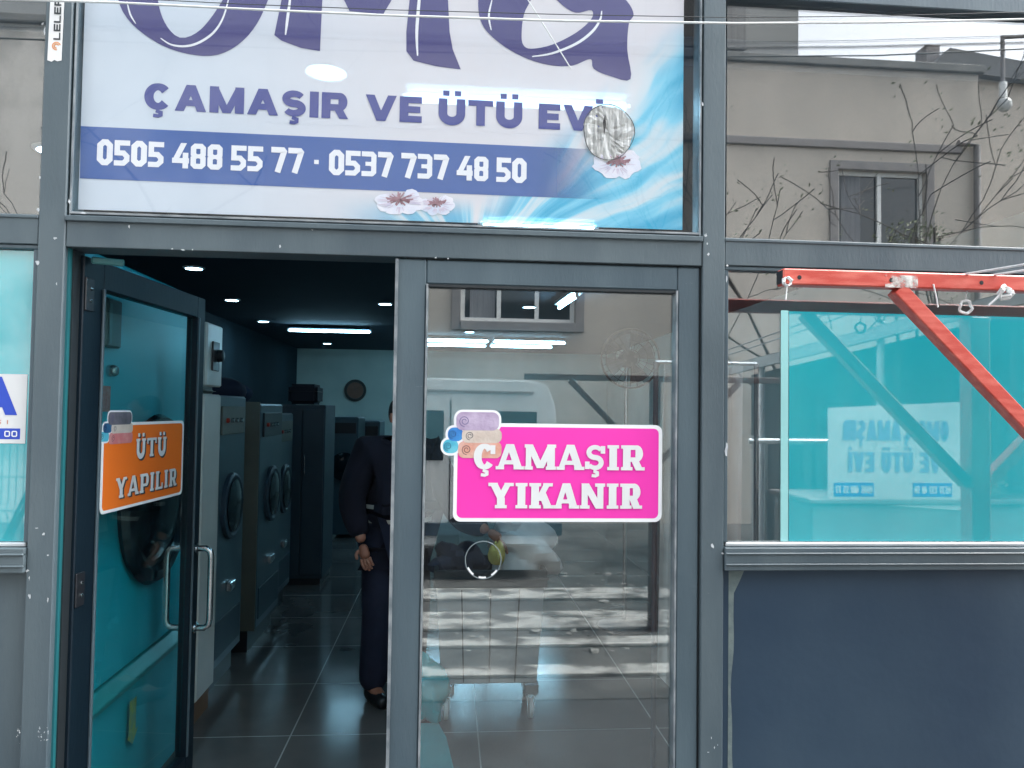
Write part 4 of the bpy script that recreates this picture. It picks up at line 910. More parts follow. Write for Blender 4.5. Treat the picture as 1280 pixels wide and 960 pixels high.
# pedestal fan
fp = at(788, 448, 3.2)
t = thing('pedestal_fan', (fp.x, 3.3, .02), 'tall pedestal fan seen through the closed door glass', 'fan')
MB().lathe([(.2, 0), (.2, .015), (.12, .03), (.03, .05)], (fp.x, 3.32, .02), (0, 0, 1), 28).build('base', M['cab'], t, smooth=True)
MB().tube([(fp.x, 3.32, .07), (fp.x, 3.32, fp.z-.05)], .014, 10).build('pole', M['chrome'], t)
hd = MB()
for r_ in (.06, .12, .18, .215): hd.tube([(fp.x+math.cos(6.2832*j/36)*r_, 3.2-.045*(1-(r_/.215)**2), fp.z+math.sin(6.2832*j/36)*r_) for j in range(36)], .003 if r_ < .2 else .008, 5, True)
for j in range(24): hd.tube([(fp.x+math.cos(6.2832*j/24)*.03, 3.155, fp.z+math.sin(6.2832*j/24)*.03), (fp.x+math.cos(6.2832*j/24)*.215, 3.2, fp.z+math.sin(6.2832*j/24)*.215)], .002, 4)
hd.build('grille', mat('grey_fan_grille', (.05, .06, .06), .4), t)
MB().lathe([(.06, 0), (.07, .04), (.06, .12), (.02, .14)], (fp.x, 3.23, fp.z), (0, 1, 0), 20).build('motor', M['cab'], t, smooth=True)
for k in range(4):
    a = k*1.5708+.4; b = MB(); e = []
    for i in range(9):
        an = a-.4+.8*i/8; e.append((fp.x+math.cos(an)*.18, 3.205+.02*math.sin(i*.5), fp.z+math.sin(an)*.18))
    b.prism([(fp.x+math.cos(a-.2)*.03, 3.2, fp.z+math.sin(a-.2)*.03)]+e+[(fp.x+math.cos(a+.2)*.03, 3.2, fp.z+math.sin(a+.2)*.03)], (0, .003, 0)); b.build('blade', mat('smoky_blade', (.12, .13, .14), .3) if k == 0 else bpy.data.materials['smoky_blade'], t)
# drying stand with a hanging white sheet, right side of the closed door
q = at(832, 600, .5); q2 = at(846, 600, 1.25)
t = thing('hanging_sheet', (q.x+.15, .55, .5), 'white sheet hanging at the right edge of the closed door glass', 'sheet')
b = MB(); V_ = []; ni, nj = 22, 26
for j in range(nj+1):
    for i in range(ni+1):
        u, v = i/ni, j/nj; zb = .40+.0*u+.16*math.sin(u*2.2)*0
        z = 1.78-(1.78-(.62-.30*u))*v
        V_.append((q.x-.01*v+u*.30, 0.53+.02*math.sin(u*16+v)+.012*math.sin(u*37+2*v), z))
b.add(V_, [(j*(ni+1)+i, j*(ni+1)+i+1, (j+1)*(ni+1)+i+1, (j+1)*(ni+1)+i) for j in range(nj) for i in range(ni)])
b.build('sheet_cloth', M['cloth_w'], t, smooth=True)
t = thing('drying_rack', (q.x+.2, .57, .02), 'thin steel drying rack carrying the white sheet', 'rack')
MB().tube([(q.x-.03, 0.535, 1.79), (q.x+.36, 0.535, 1.79)], .008).build('rail', M['chrome'], t)
for x in (q.x-.03, q.x+.36):
    MB().tube([(x, 0.535, .04), (x, 0.535, 1.79)], .010).build('upright', M['cab'], t)
    MB().tube([(x, .32, .03), (x, .80, .03)], .011).build('foot', M['cab'], t)

# ------------------------------------------------------------------ the man
def skin(name, verts, edges, radii, m, parent, root=0, sub=2):
    me = bpy.data.meshes.new(name+'_cage'); base = world_loc(parent)
    me.from_pydata([Vector(v)-base for v in verts], edges, []); o = bpy.data.objects.new('cage', me); C.objects.link(o)
    s = o.modifiers.new('s', 'SKIN'); s.use_smooth_shade = True
    for i, r_ in enumerate(radii):
        sv = me.skin_vertices[0].data[i]; sv.radius = (r_, r_) if not isinstance(r_, tuple) else r_; sv.use_root = i == root
    d = o.modifiers.new('d', 'SUBSURF'); d.levels = sub; d.render_levels = sub
    bpy.context.view_layer.update()
    ev = o.evaluated_get(bpy.context.evaluated_depsgraph_get()); nm = bpy.data.meshes.new_from_object(ev); nm.name = name
    bpy.data.objects.remove(o); bpy.data.meshes.remove(me)
    r = bpy.data.objects.new(name, nm); C.objects.link(r); r.parent = parent; nm.materials.clear(); nm.materials.append(m)
    for p in nm.polygons: p.use_smooth = True
    return r
px_, py_ = -.275, 2.02
man = thing('person', (px_, py_, .02), 'man in navy jacket standing by the trolley and reaching into it', 'person')
fd = Vector((.55, -.83, 0)).normalized(); sd_ = Vector((-.83, -.55, 0)).normalized()      # facing; his right
def P(f_, s_, z): return Vector((px_, py_, 0))+fd*f_+sd_*s_+Vector((0, 0, z))
pel, wst, chs, nk, hb, hc, ht_ = P(0, 0, .92), P(.01, 0, 1.06), P(.03, 0, 1.27), P(.05, 0, 1.41), P(.07, 0, 1.47), P(.085, 0, 1.555), P(.08, 0, 1.64)
rs, re_, rw = P(.02, .20, 1.365), P(-.03, .265, 1.10), P(.08, .245, .89)
ls = P(.04, -.20, 1.345); lh_t = at(628, 672, 1.70); lw = lh_t+Vector((-.075, .02, .035)); le = (ls+lw)/2+Vector((.02, -.02, -.16))
rh, rk, ra, rf = P(0, .095, .90), P(.03, .11, .50), P(-.02, .12, .10), P(.12, .13, .055)
lhp, lk, la, lf = P(0, -.095, .90), P(.03, -.11, .50), P(-.02, -.12, .10), P(.12, -.13, .055)
bv = [pel, wst, chs, nk, hb, hc, ht_, rs, re_, rw, ls, le, lw, rh, rk, ra, rf, lhp, lk, la, lf]
be = [(0, 1), (1, 2), (2, 3), (3, 4), (4, 5), (5, 6), (2, 7), (7, 8), (8, 9), (2, 10), (10, 11), (11, 12), (0, 13), (13, 14), (14, 15), (15, 16), (0, 17), (17, 18), (18, 19), (19, 20)]
br = [.13, .125, .13, .052, .06, .088, .062, .06, .042, .028, .06, .042, .028, .085, .058, .040, .036, .085, .058, .040, .036]
skin('body', bv, be, br, M['skin'], man)
jv = [P(0, 0, .93), wst, chs, P(.045, 0, 1.385), rs, re_, P(.07, .246, .915), ls, le, lw.lerp(le, .08), P(0, 0, .86)]
jk = skin('jacket', jv, [(0, 1), (1, 2), (2, 3), (2, 4), (4, 5), (5, 6), (2, 7), (7, 8), (8, 9), (0, 10)], [.185, .185, .185, .08, .108, .082, .058, .108, .075, .05, .18], M['navy'], man)
skin('trousers', [P(0, 0, .93), rh, rk, P(-.015, .12, .065), lhp, lk, P(-.015, -.12, .065)], [(0, 1), (1, 2), (2, 3), (0, 4), (4, 5), (5, 6)], [.165, .122, .098, .08, .122, .098, .08], M['trouser'], man)
skin('hair', [P(.045, 0, 1.50), P(.055, 0, 1.56), P(.062, 0, 1.615), P(.075, 0, 1.648)], [(0, 1), (1, 2), (2, 3)], [.070, .089, .088, .06], M['hair'], man)
for s_ in (1, -1): skin('shoe', [P(-.06, s_*.12, .06), P(.05, s_*.125, .06), P(.16, s_*.135, .05)], [(0, 1), (1, 2)], [.042, .046, .036], M['black'], man)
for z in (1.00, 1.075):                     # pale reflective bands across the jacket's front and back
    m = MB(); n_ = 40; ring_ = []
    for zz in (z-.011, z+.011):
        for j in range(n_): a = 6.2832*j/n_; ring_.append(P(.008+math.cos(a)*.196, math.sin(a)*.199, zz))
    m.add(ring_, [(j, (j+1) % n_, n_+(j+1) % n_, n_+j) for j in range(n_)]); m.build('reflective_band', M['stripe'], man)
def hand(w_, dir_, nrm, thumb, curl=.5, s=1.0):
    """palm grown from the wrist with five bent fingers"""
    d = Vector(dir_).normalized(); n_ = Vector(nrm).normalized(); b_ = d.cross(n_).normalized()*thumb
    v = [w_, w_+d*.045*s, w_+d*.085*s]; e = [(0, 1), (1, 2)]; r_ = [.022, (.030), (.030)]
    hnd = skin('hand', v, e, r_, M['skin'], man, sub=2)
    for i, (off, ln) in enumerate(((.026, .072), (.009, .080), (-.008, .074), (-.024, .058))):
        p0 = w_+d*.075*s+b_*off*s; p1 = p0+(d+n_*curl*.3)*ln*.45*s; p2 = p1+(d*.6+n_*curl).normalized()*ln*.35*s; p3 = p2+(d*.2+n_*curl*1.4).normalized()*ln*.25*s
        skin('finger', [p0, p1, p2, p3], [(0, 1), (1, 2), (2, 3)], [.0095, .0088, .008, .0065], M['skin'], hnd, sub=1)
    p0 = w_+d*.03*s+b_*.024*s; p1 = p0+(d*.6+b_*.8)*.03*s; p2 = p1+(d+b_*.2+n_*.5).normalized()*.032*s
    skin('thumb', [p0, p1, p2], [(0, 1), (1, 2)], [.012, .010, .008], M['skin'], hnd, sub=1)
hand(rw, (.25, -.15, -1), fd, 1, .6)
hand(lw, lh_t-lw+Vector((0, 0, -.02)), (0, -.2, -1), 1, .9)
# face: nose, eyes, ears
fcx = hc+fd*.082
MB().ball(fcx+fd*.012+Vector((0, 0, -.012)), .016, 10, (1, 1, 1.5)).build('nose', M['skin'], man, smooth=True)
for s_ in (1, -1):
    MB().ball(hc+fd*.079+sd_*s_*.031+Vector((0, 0, .012)), .011, 10).build('eye', M['white'], man, smooth=True)
    MB().ball(hc+sd_*s_*.088+Vector((0, 0, -.005)), .026, 10, (.5, .8, 1.2)).build('ear', M['skin'], man, smooth=True)
MB().ball(hc+fd*.078+Vector((0, 0, -.05)), .02, 10, (1, .9, .3)).build('mouth', mat('lips', (.3, .11, .09), .5), man, smooth=True)
yc = lump('yellow_cloth', lh_t+Vector((-.03, -.03, -.085)), .05, (.8, .7, 1.3), M['yellow'], None, 21, .3, 16)
tag(yc, 'crumpled yellow cloth held over the trolley rim in his hand', 'cloth')

# ------------------------------------------------------------------ red clothesline T posts in the street
def weld_mat():
    m = mat('brushed_white_primer', (.74, .74, .70), .7, 0, (.6, .58, .55), 30); n = m.node_tree.nodes; L = m.node_tree.links
    tc = n.new('ShaderNodeTexCoord'); no = n.new('ShaderNodeTexNoise'); no.inputs['Scale'].default_value = 22; no.inputs['Detail'].default_value = 7; L.new(tc.outputs['Object'], no.inputs['Vector'])
    mr = n.new('ShaderNodeMapRange'); mr.inputs['From Min'].default_value = .40; mr.inputs['From Max'].default_value = .56; L.new(no.outputs['Fac'], mr.inputs['Value'])
    tr = n.new('ShaderNodeBsdfTransparent'); mx = n.new('ShaderNodeMixShader'); L.new(mr.outputs[0], mx.inputs[0]); L.new(n['Principled BSDF'].outputs[0], mx.inputs[1]); L.new(tr.outputs[0], mx.inputs[2]); L.new(mx.outputs[0], n['Material Output'].inputs['Surface']); return m
M['weld'] = weld_mat()
def tpost(px0, pz, Y, label, near):
    """post px0, crossbar centre height pz"""
    x, half, z = px0, .97, pz
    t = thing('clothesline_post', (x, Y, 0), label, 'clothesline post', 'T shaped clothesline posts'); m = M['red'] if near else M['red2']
    MB().box(x-.035, x+.035, Y-.035, Y+.035, 0, z-.0225).build('upright', m, t, bevel=.004)
    MB().box(x-half, x+half, Y-.0225, Y+.0225, z-.0225, z+.0225).build('crossbar', m, t, bevel=.004)
    for s_ in (-1, 1):
        MB().bar((x+s_*half*.654, Y, z-.0235), (x+s_*.036, Y, z-.0235-half*.61), .040, .045, (0, 1, 0)).build('brace', m, t, bevel=.003)
        mm = MB(); mm.box(x+s_*half-.0005*s_, x+s_*(half+.002), Y-.018, Y+.018, z-.018, z+.018); mm.build('bar_mouth', M['black'], t)
        MB().box(x+s_*half*.654-.045, x+s_*half*.654+.05, Y-.0245, Y-.0228, z-.0225, z+.012).build('weld_patch', M['weld'], t)
    for k in range(8):
        xx = x-half+.045+k*(2*half-.09)/7
        MB().lathe([(.006, 0), (.0062, .0006), (.001, .0008)], (xx, Y-.0226, z-.002), (0, -1, 0), 12).build('bolt_hole', M['black'], t)
    return t
NY = -.25
nb = at(975, 347, NY); ncx = nb.x+.97
tpost(ncx, nb.z, NY, 'coral red clothesline post with slanting brace before the right window', True)
fb = refl(657, 470, 3.2); tpost(fb.x+.97, fb.z, -3.2, 'dull red clothesline post across the street mirrored in the door glass', False)
# ropes between them, knots and a ring
for px, lab in ((1203, 'white clothesline rope tied nearest the weld of the red bar'), (1238, 'white clothesline rope tied by the knot on the red bar')):
    a = at(px, 342 if px < 1220 else 341, NY); a.z = nb.z+.024; b = Vector((a.x-.02, -3.2, fb.z+.024)); m = MB()
    pts = [a.lerp(b, i/24)-Vector((0, 0, .05*4*(i/24)*(1-i/24)*.4)) for i in range(25)]
    tag(m.tube(pts, .0035, 6).build('clothesline', M['rope']), lab, 'rope', 'ropes between the two red posts')
kn = at(1256, 362, NY-.03)
k = MB().tube([kn+Vector((.018*math.cos(i*.9), .012*math.sin(i*1.7), .014*math.sin(i*.9)-.001*i)) for i in range(16)], .0045, 6).tube([kn, kn+Vector((-.03, 0, -.03)), kn+Vector((-.045, .005, -.045))], .003, 6)
tag(k.build('rope_knot', M['rope']), 'white rope knot under the right end of the red bar', 'knot')
kn = at(984, 352, NY-.03)
k = MB().tube([kn+Vector((.012*math.cos(i*1.1), .008*math.sin(i*1.7), .012*math.sin(i*1.1))) for i in range(12)], .003, 6).tube([kn+Vector((0, 0, -.01)), kn+Vector((-.004, 0, -.05))], .002, 6)
tag(k.build('rope_knot', M['rope']), 'small frayed rope knot at the left tip of the red bar', 'knot')
rg = at(1207, 384, NY)
tag(MB().tube([(rg.x+math.cos(6.2832*j/24)*.018, NY+.004*math.sin(j), rg.z+math.sin(6.2832*j/24)*.018) for j in range(24)], .004, 8, True).tube([(rg.x, NY, rg.z+.018), (rg.x+.004, NY, nb.z-.022)], .0015, 5).build('rope_ring', M['rope'], smooth=True), 'white ring hanging on a thread under the red bar', 'ring')
rg = at(1160, 372, NY)
tag(MB().tube([(rg.x, NY-.024, nb.z-.01), (rg.x+.012, NY-.02, rg.z-.005), (rg.x+.016, NY-.02, rg.z-.03)], .002, 6).build('loose_thread', M['rope']), 'loose white thread dangling beside the red brace', 'thread')
# cables strung along the front
def cable(p, r_, m, label, Y=-.05):
    pts = [at(x, y, Y) for x, y in p]; d0 = (pts[1]-pts[0]).normalized(); d1 = (pts[-1]-pts[-2]).normalized()
    pts = [pts[0]-d0*1.6]+pts+[pts[-1]+d1*1.6]
    tag(MB().tube(pts, r_, 6).build('overhead_cable', m), label, 'cable', 'cables strung across the shop front')
cable([(0, -1), (142, 3), (300, 11), (480, 19), (700, 26), (920, 29), (1100, 28), (1280, 24)], .0032, M['cable'], 'thickest pale cable crossing the top of the banner')
cable([(0, -10), (300, 5), (480, 12), (700, 18), (920, 22), (1100, 20), (1280, 15)], .0012, M['cable_d'], 'thin dark cable just above the pale cable')
pts = [refl(x, y, 5.5) for x, y in ((-900, 20), (0, 44), (400, 60), (800, 68), (1100, 66), (1280, 58), (1700, 20))]
tag(MB().tube(pts, .008, 6).build('street_cable', M['cable_d']), 'dark sagging cable over the street mirrored in the right upper window', 'cable')
a = at(560, -160, -.02); b = at(655, -8, -.02); c = at(714, 86, -.012)
tag(MB().tube([a, b, c], .0017, 6).build('hanging_wire', M['cable']), 'thin white wire hanging slantwise over the last purple letter', 'wire')

# ------------------------------------------------------------------ the street the glass mirrors
HY = 8.5
def hp_(px, py, Y=HY): return refl(px, py, Y)
house = thing('opposite_house', (0, -HY-3, 0), 'beige rendered house across the street with flat parapet', 'house')
M['render'] = mat('beige_render', (.51, .47, .42), .9, 0, (.40, .375, .34), 1.1, .25, 30, stretch=(1, 1, .6))
M['render2'] = mat('stained_grey_render', (.60, .58, .54), .9, 0, (.19, .19, .18), 1.3, .3, 20, contrast=(.42, .68), stretch=(1, 1, .8), detail=9)
cornx = hp_(1228, 200).x; ztop = hp_(1060, 82).z; lx = -9.5
def house_wall(x0, x1, wins, m):
    """front wall with real window openings"""
    xs = sorted({x0, x1, *[v for w_ in wins for v in w_[:2]]}); zs = sorted({0, ztop, *[v for w_ in wins for v in w_[2:]]}); b = MB()
    for i in range(len(xs)-1):
        for j in range(len(zs)-1):
            cx_, cz_ = (xs[i]+xs[i+1])/2, (zs[j]+zs[j+1])/2
            if any(w_[0] < cx_ < w_[1] and w_[2] < cz_ < w_[3] for w_ in wins): continue
            b.box(xs[i], xs[i+1], -HY-.25, -HY, zs[j], zs[j+1])
    bm_ = b.build('wall', m, house); return bm_
wA = (hp_(576, 380).x, hp_(720, 380).x, hp_(650, 402).z, hp_(650, 402).z+1.25)
wB = (hp_(1050, 260).x, hp_(1160, 260).x, hp_(1100, 300).z-.15, hp_(1100, 212).z)
house_wall(-2.6, cornx, [wA, wB], M['render'])
MB().box(lx, -2.601, -HY-.25, -HY-.002, 0, ztop).build('wall', M['render2'], house)
MB().box(cornx-.25, cornx, -HY-6, -HY-.251, 0, ztop).build('side_wall', M['render2'], house)
MB().box(lx, cornx+.06, -HY-.3, -HY+.07, ztop+.001, ztop+.12).build('parapet_cap', mat('dark_coping', (.14, .145, .14), .8, 0, (.2, .2, .19), 3), house, bevel=.01)
MB().box(-2.6, hp_(1228, 180).x-.3, -HY+.001, -HY+.05, hp_(1000, 182).z, hp_(1000, 172).z).build('ledge', mat('grey_ledge', (.24, .23, .23), .9), house, bevel=.01)
MB().box(lx, cornx, -HY-6, -HY-.26, ztop-.3, ztop-.1).build('roof', M['in_ceil'], house)
M['dark_pane'] = mat('dark_window_pane', (.012, .02, .026), .06, 0, spec=.8)
M['curtain'] = mat('grey_curtain', (.22, .23, .25), .9, 0, (.14, .15, .17), 6, stretch=(9, 1, .3))
M['surround'] = mat('grey_window_surround', (.20, .195, .20), .85, 0, (.25, .24, .24), 5)
for wn, n_ in ((wA, 3), (wB, 2)):
    x0, x1, z0, z1 = wn; y = -HY
    fr = MB(); e = .06; yy = (y-.14, y-.08)
    fr.box(x0, x1, *yy, z0, z0+e).box(x0, x1, *yy, z1-e, z1)
    for i in range(n_+1):
        xx = x0+(x1-x0)*i/n_; xx = min(max(xx, x0+e/2), x1-e/2); fr.box(xx-e/2, xx+e/2, yy[0]+.001, yy[1]+(.012 if 0 < i < n_ else -.001), z0+e, z1-e)
    wf = fr.build('window', M['white'], house)
    for i in range(n_): MB().box(x0+(x1-x0)*i/n_+.03, x0+(x1-x0)*(i+1)/n_-.03, y-.125, y-.115, z0+e, z1-e).build('pane', M['dark_pane'], wf)
    MB().box(x0+(x1-x0)*.08, x0+(x1-x0)*.30, y-.1139, y-.110, z0+e, z1-e).build('curtain', M['curtain'], wf)
    s_ = MB(); k = .13
    s_.box(x0-k, x0-.001, y+.001, y+.03, z0-k, z1+k).box(x1+.001, x1+k, y+.001, y+.03, z0-k, z1+k).box(x0-.0005, x1+.0005, y+.001, y+.03, z1+.001, z1+k).box(x0-.0005, x1+.0005, y+.001, y+.06, z0-k, z0-.001); s_.build('window_surround', M['surround'], house, bevel=.006)
q = hp_(1222, 250); MB().tube([(q.x, y+.06, 0), (q.x, y+.06, hp_(1222, 182).z), (q.x-.3, y+.06, hp_(1222, 180).z)], .05, 10).build('downpipe', M['surround'], house, smooth=True)
# lamp on the house corner
q = hp_(1258, 122, 7.6)
t = thing('wall_lamp', (q.x, -7.6, q.z-.3), 'white bulb lamp on a bracket at the mirrored house corner', 'lamp')
MB().tube([(q.x, -7.6, q.z+.9), (q.x, -7.6, q.z+.25)], .028, 8).build('bracket', M['surround'], t)
MB().tube([(q.x, -7.6, q.z+.24), (q.x, -7.6, q.z+.02)], .05, 14).build('socket', M['white'], t)
MB().ball((q.x+.02, -7.6, q.z-.07), .095, 14, (1, 1, 1.1)).build('bulb', mat('milky_bulb', (.5, .52, .52), .2), t, smooth=True)
MB().tube([(q.x, -7.6, q.z+.88), (q.x+1.2, -7.6, q.z+1.0)], .028, 8).build('arm', M['surround'], t)
# buildings behind
x0, x1 = hp_(780, 40, 11).x, hp_(1000, 40, 11).x
bb = thing('apartment_block', ((x0+x1)/2, -13, 0), 'taller grey apartment block rising behind the beige house', 'building')
MB().box(-9, x1, -15, -11, 0, hp_(950, -60, 11).z+3).build('wall', mat('grey_block_render', (.34, .345, .34), .9, 0, (.28, .285, .28), .8, .1, 10), bb)
MB().box(x0+.4, x1-1.0, -10.999, -10.97, hp_(950, 62, 11).z, hp_(950, 62, 11).z+1.5).build('shutter', mat('ribbed_shutter', (.28, .28, .28), .8, 0, (.18, .18, .18), 4, stretch=(12, 1, .1)), bb)
x0, x1 = hp_(1166, 75, 13).x, hp_(1330, 75, 13).x; zz = hp_(1200, 70, 13).z
bb = thing('far_house', ((x0+x1)/2, -15, 0), 'distant house with low gabled roof behind the parapet', 'house')
MB().box(x0, x1+3, -18, -13, 0, zz-.35).build('wall', M['render'], bb)
MB().prism([(x0-.15, -12.8, zz-.35), (x0+.3, -12.8, zz+.1), (x1+3, -12.8, zz-.6), (x1+3, -12.8, zz-.8)], (0, -5.4, 0)).build('roof', mat('grey_roof', (.13, .135, .14), .8), bb)
q = hp_(1185, 72, 12.7); MB().box(q.x-.1, q.x+.2, -13.6, -13.2, zz-.3, zz+.35).build('chimney', M['surround'], bb)
# side house with a low sloping roof on the right of the street
A, B_ = hp_(915, 463, 6.0), hp_(1152, 404, 3.6)
t = thing('lean_to_shelter', ((A.x+B_.x)/2+.8, -5.5, 0), 'low shelter with sloping grey roof mirrored in the turquoise window', 'shelter')
dd = (B_-A)*.55
r0_, r1_ = A-dd*.1, B_+dd
MB().prism([r0_, r1_, r1_+Vector((2.6, -1.6, .55)), r0_+Vector((2.6, -1.6, .55))], (0, 0, .07)).build('roof', mat('grey_sheet_roof', (.24, .26, .26), .6, 0, (.18, .2, .2), 4, stretch=(6, 1, 1)), t)
MB().bar(r0_+Vector((-.02, .03, .0)), r1_+Vector((-.02, .03, .0)), .05, .10).build('gutter', mat('pale_gutter', (.46, .49, .49), .5), t)
MB().prism([r0_+Vector((.5, -.4, 0)), r1_+Vector((.5, -.4, 0)), Vector((r1_.x+.5, r1_.y-.4, 0)), Vector((r0_.x+.5, r0_.y-.4, 0))], (.05, -.05, 0)).build('back_wall', mat('dark_blue_boards', (.05, .075, .09), .7, 0, (.13, .16, .17), 2.2, stretch=(5, 5, .35), contrast=(.42, .6)), t)
for k in (.15, .55, .9):
    p = r0_.lerp(r1_, k); MB().tube([(p.x+.08, p.y-.06, 0), (p.x+.08, p.y-.06, p.z)], .035, 10).build('post', M['alu'], t)
# banner on a planter, lettered like the shop's own sign (the glass shows it reversed)
BY = 2.9
c0, c1 = hp_(1040, 650, BY), hp_(1216, 510, BY)
t = thing('street_banner', ((c0.x+c1.x)/2, -BY, c0.z-.1), 'white street banner whose words appear reversed in the turquoise window', 'banner')
z0, z1 = hp_(1040, 628, BY).z, hp_(1216, 502, BY).z; rt_ = hp_(1216, 640, BY).z
MB().prism([(c0.x, -BY, z0), (c1.x, -BY, rt_), (c1.x, -BY, z1), (c0.x, -BY, z1-.06)], (0, -.006, 0)).build('cloth_sheet', mat('white_banner_cloth', (.66, .67, .67), .7, 0, (.58, .6, .6), 3), t)
bwid = c1.x-c0.x; T = Text((c1.x-.06, -BY+.002, 0), (-1, 0, 0), (0, 0, 1), (0, 1, 0)); hh = z1-(z0+rt_)/2
line(T, 'OMG ÇAMAŞIR', .08*bwid, .84*bwid, (z0+rt_)/2+hh*.62, hh*.19, .22, .1); line(T, 'VE ÜTÜ EVİ', .14*bwid, .80*bwid, (z0+rt_)/2+hh*.32, hh*.19, .22, .1); T.mb.build('lettering', mat('faded_blue_print', (.22, .27, .48), .7), t)
for u0_, u1_, s_ in ((.06, .34, '0537 737 48 50'), (.62, .90, '0505 488 55 77')):
    zq = (z0+rt_)/2+hh*.09; xa, xb = c1.x-.06-u0_*bwid, c1.x-.06-u1_*bwid
    MB().box(xb, xa, -BY+.001, -BY+.0025, zq, zq+hh*.13).build('blue_strip', M['royal'], t)
    T = Text((c1.x-.06, -BY+.003, 0), (-1, 0, 0), (0, 0, 1), (0, 1, 0)); line(T, s_, u0_*bwid+.01, u1_*bwid-.01, zq+hh*.03, hh*.07, .2, .1); T.mb.build('phone_number', M['wprint'], t)
q0, q1 = hp_(1024, 672, BY-.05), hp_(1400, 640, BY-.05)
t = thing('planter_wall', ((q0.x+q1.x)/2, -3.2, 0), 'low pale planter wall under the mirrored street banner', 'planter')
MB().box(q0.x, q1.x, -BY-.62, -BY-.01, 0, z0-.02).build('wall', mat('pale_planter_render', (.26, .28, .28), .85, 0, (.20, .215, .215), 3, .2, 30), t, bevel=.01)
MB().box(q0.x-.03, q1.x+.03, -BY-.65, -BY+.02, z0-.019, z0+.02).build('coping', M['surround'], t, bevel=.008)
# leaves: shrub, tree tops
M['leaf'] = mat('dusty_green_leaf', (.07, .10, .05), .6, 0, (.12, .15, .09), 9)
M['leaf2'] = mat('pale_new_leaf', (.16, .19, .10), .6, 0, (.10, .12, .06), 9)
M['bark'] = mat('grey_brown_bark', (.075, .065, .055), .9, 0, (.04, .035, .03), 12, .5, 30)
def leaves(b, c, r_, n_, s, sq=(1, 1, 1)):
    for _ in range(n_):
        d = Vector((random.gauss(0, 1), random.gauss(0, 1), random.gauss(0, 1))).normalized()*r_*random.random()**.45
        p = Vector(c)+Vector((d.x*sq[0], d.y*sq[1], d.z*sq[2])); a = Vector((random.gauss(0, 1), random.gauss(0, 1), random.gauss(0, 1))).normalized(); u = a.orthogonal().normalized(); v = a.cross(u)
        k = s*random.uniform(.35, .85); b.add([p-u*k, p+v*k*.45, p+u*k, p-v*k*.45], [(0, 1, 2, 3)])
random.seed(31)
q = hp_(1238, 602, BY+.1); b = MB()
for _ in range(7): leaves(b, (q.x+random.uniform(-.16, .16), q.y+random.uniform(-.15, .1), q.z+random.uniform(-.12, .12)), .13, 170, .022)
t = thing('shrub', (q.x, q.y, z0), 'rounded pale shrub beside the street banner in the planter', 'shrub'); b.build('foliage', mat('silvery_leaf', (.30, .34, .30), .6, 0, (.2, .24, .2), 7), t)
MB().tube([(q.x, q.y, z0), (q.x+.02, q.y, q.z)], .015, 6).build('stem', M['bark'], t)
def branch_tree(name, base, top, label, seed, spread=1.0, leafn=0, cat='tree', r0=.05, levels=4):
    random.seed(seed); t = thing(name, base, label, cat); b = MB(); tips = []
    def grow(p, d, L, r_, lv):
        pts = [p]; n_ = 5
        for i in range(n_):
            d = (d+Vector((random.gauss(0, .13), random.gauss(0, .13), random.gauss(0, .08)))*spread).normalized(); pts.append(pts[-1]+d*L/n_)
        b.tube(pts, [max(.0055, r_*(1-.55*i/n_)) for i in range(n_+1)], 6 if lv < 2 else 4, caps=False)
        if lv >= levels: tips.append(pts[-1]); return
        for _ in range(3 if lv < 3 else 2):
            k = random.randint(2, n_); nd = (d+Vector((random.gauss(0, .6), random.gauss(0, .5), random.gauss(.15, .4)))*spread).normalized(); grow(pts[k], nd, L*random.uniform(.5, .75), r_*.5, lv+1)
        tips.append(pts[-1])
    base, top = Vector(base), Vector(top); grow(base, (top-base).normalized(), (top-base).length*.8, r0, 0); b.build('trunk', M['bark'], t)
    if leafn:
        l_ = MB()
        for p in tips: leaves(l_, p, .22, leafn, .035)
        l_.build('crown', M['leaf2'], t)
q = hp_(1056, 285, 6.6); branch_tree('young_tree', (q.x+.1, -6.6, 0), (q.x-.25, -6.6, q.z+1.15), 'bare young tree left of the mirrored upper window', 5, .9, 5, r0=.032)
q = hp_(1195, 285, 6.2); branch_tree('young_tree', (q.x-.1, -6.2, 0), (q.x+.45, -6.2, q.z+.9), 'bare young tree at the mirrored house corner', 12, .9, 4, r0=.032)
q = hp_(40, 200, 6.5); branch_tree('young_tree', (q.x-.2, -6.5, 0), (q.x+.1, -6.5, q.z+.7), 'bare tree mirrored in the upper left window', 23, 1.1, 0, r0=.05)
q = hp_(1150, 285, 6.9); random.seed(4); b = MB()
for i in range(9): leaves(b, (q.x+random.uniform(-.45, .5), -6.9+random.uniform(-.3, .3), q.z+random.uniform(-.5, .05)), .22, 60, .04)
t = thing('climbing_shrub', (q.x, -6.9, 0), 'tall leafy shrub under the mirrored upper window', 'shrub'); b.build('foliage', M['leaf2'], t)
b = MB()
for k in (-.35, 0, .3): b.tube([(q.x+k*.3, -6.9, 0), (q.x+k*.6, -6.92, q.z*.5), (q.x+k, -6.9, q.z-.1)], .02, 6)
b.build('stems', M['bark'], t)
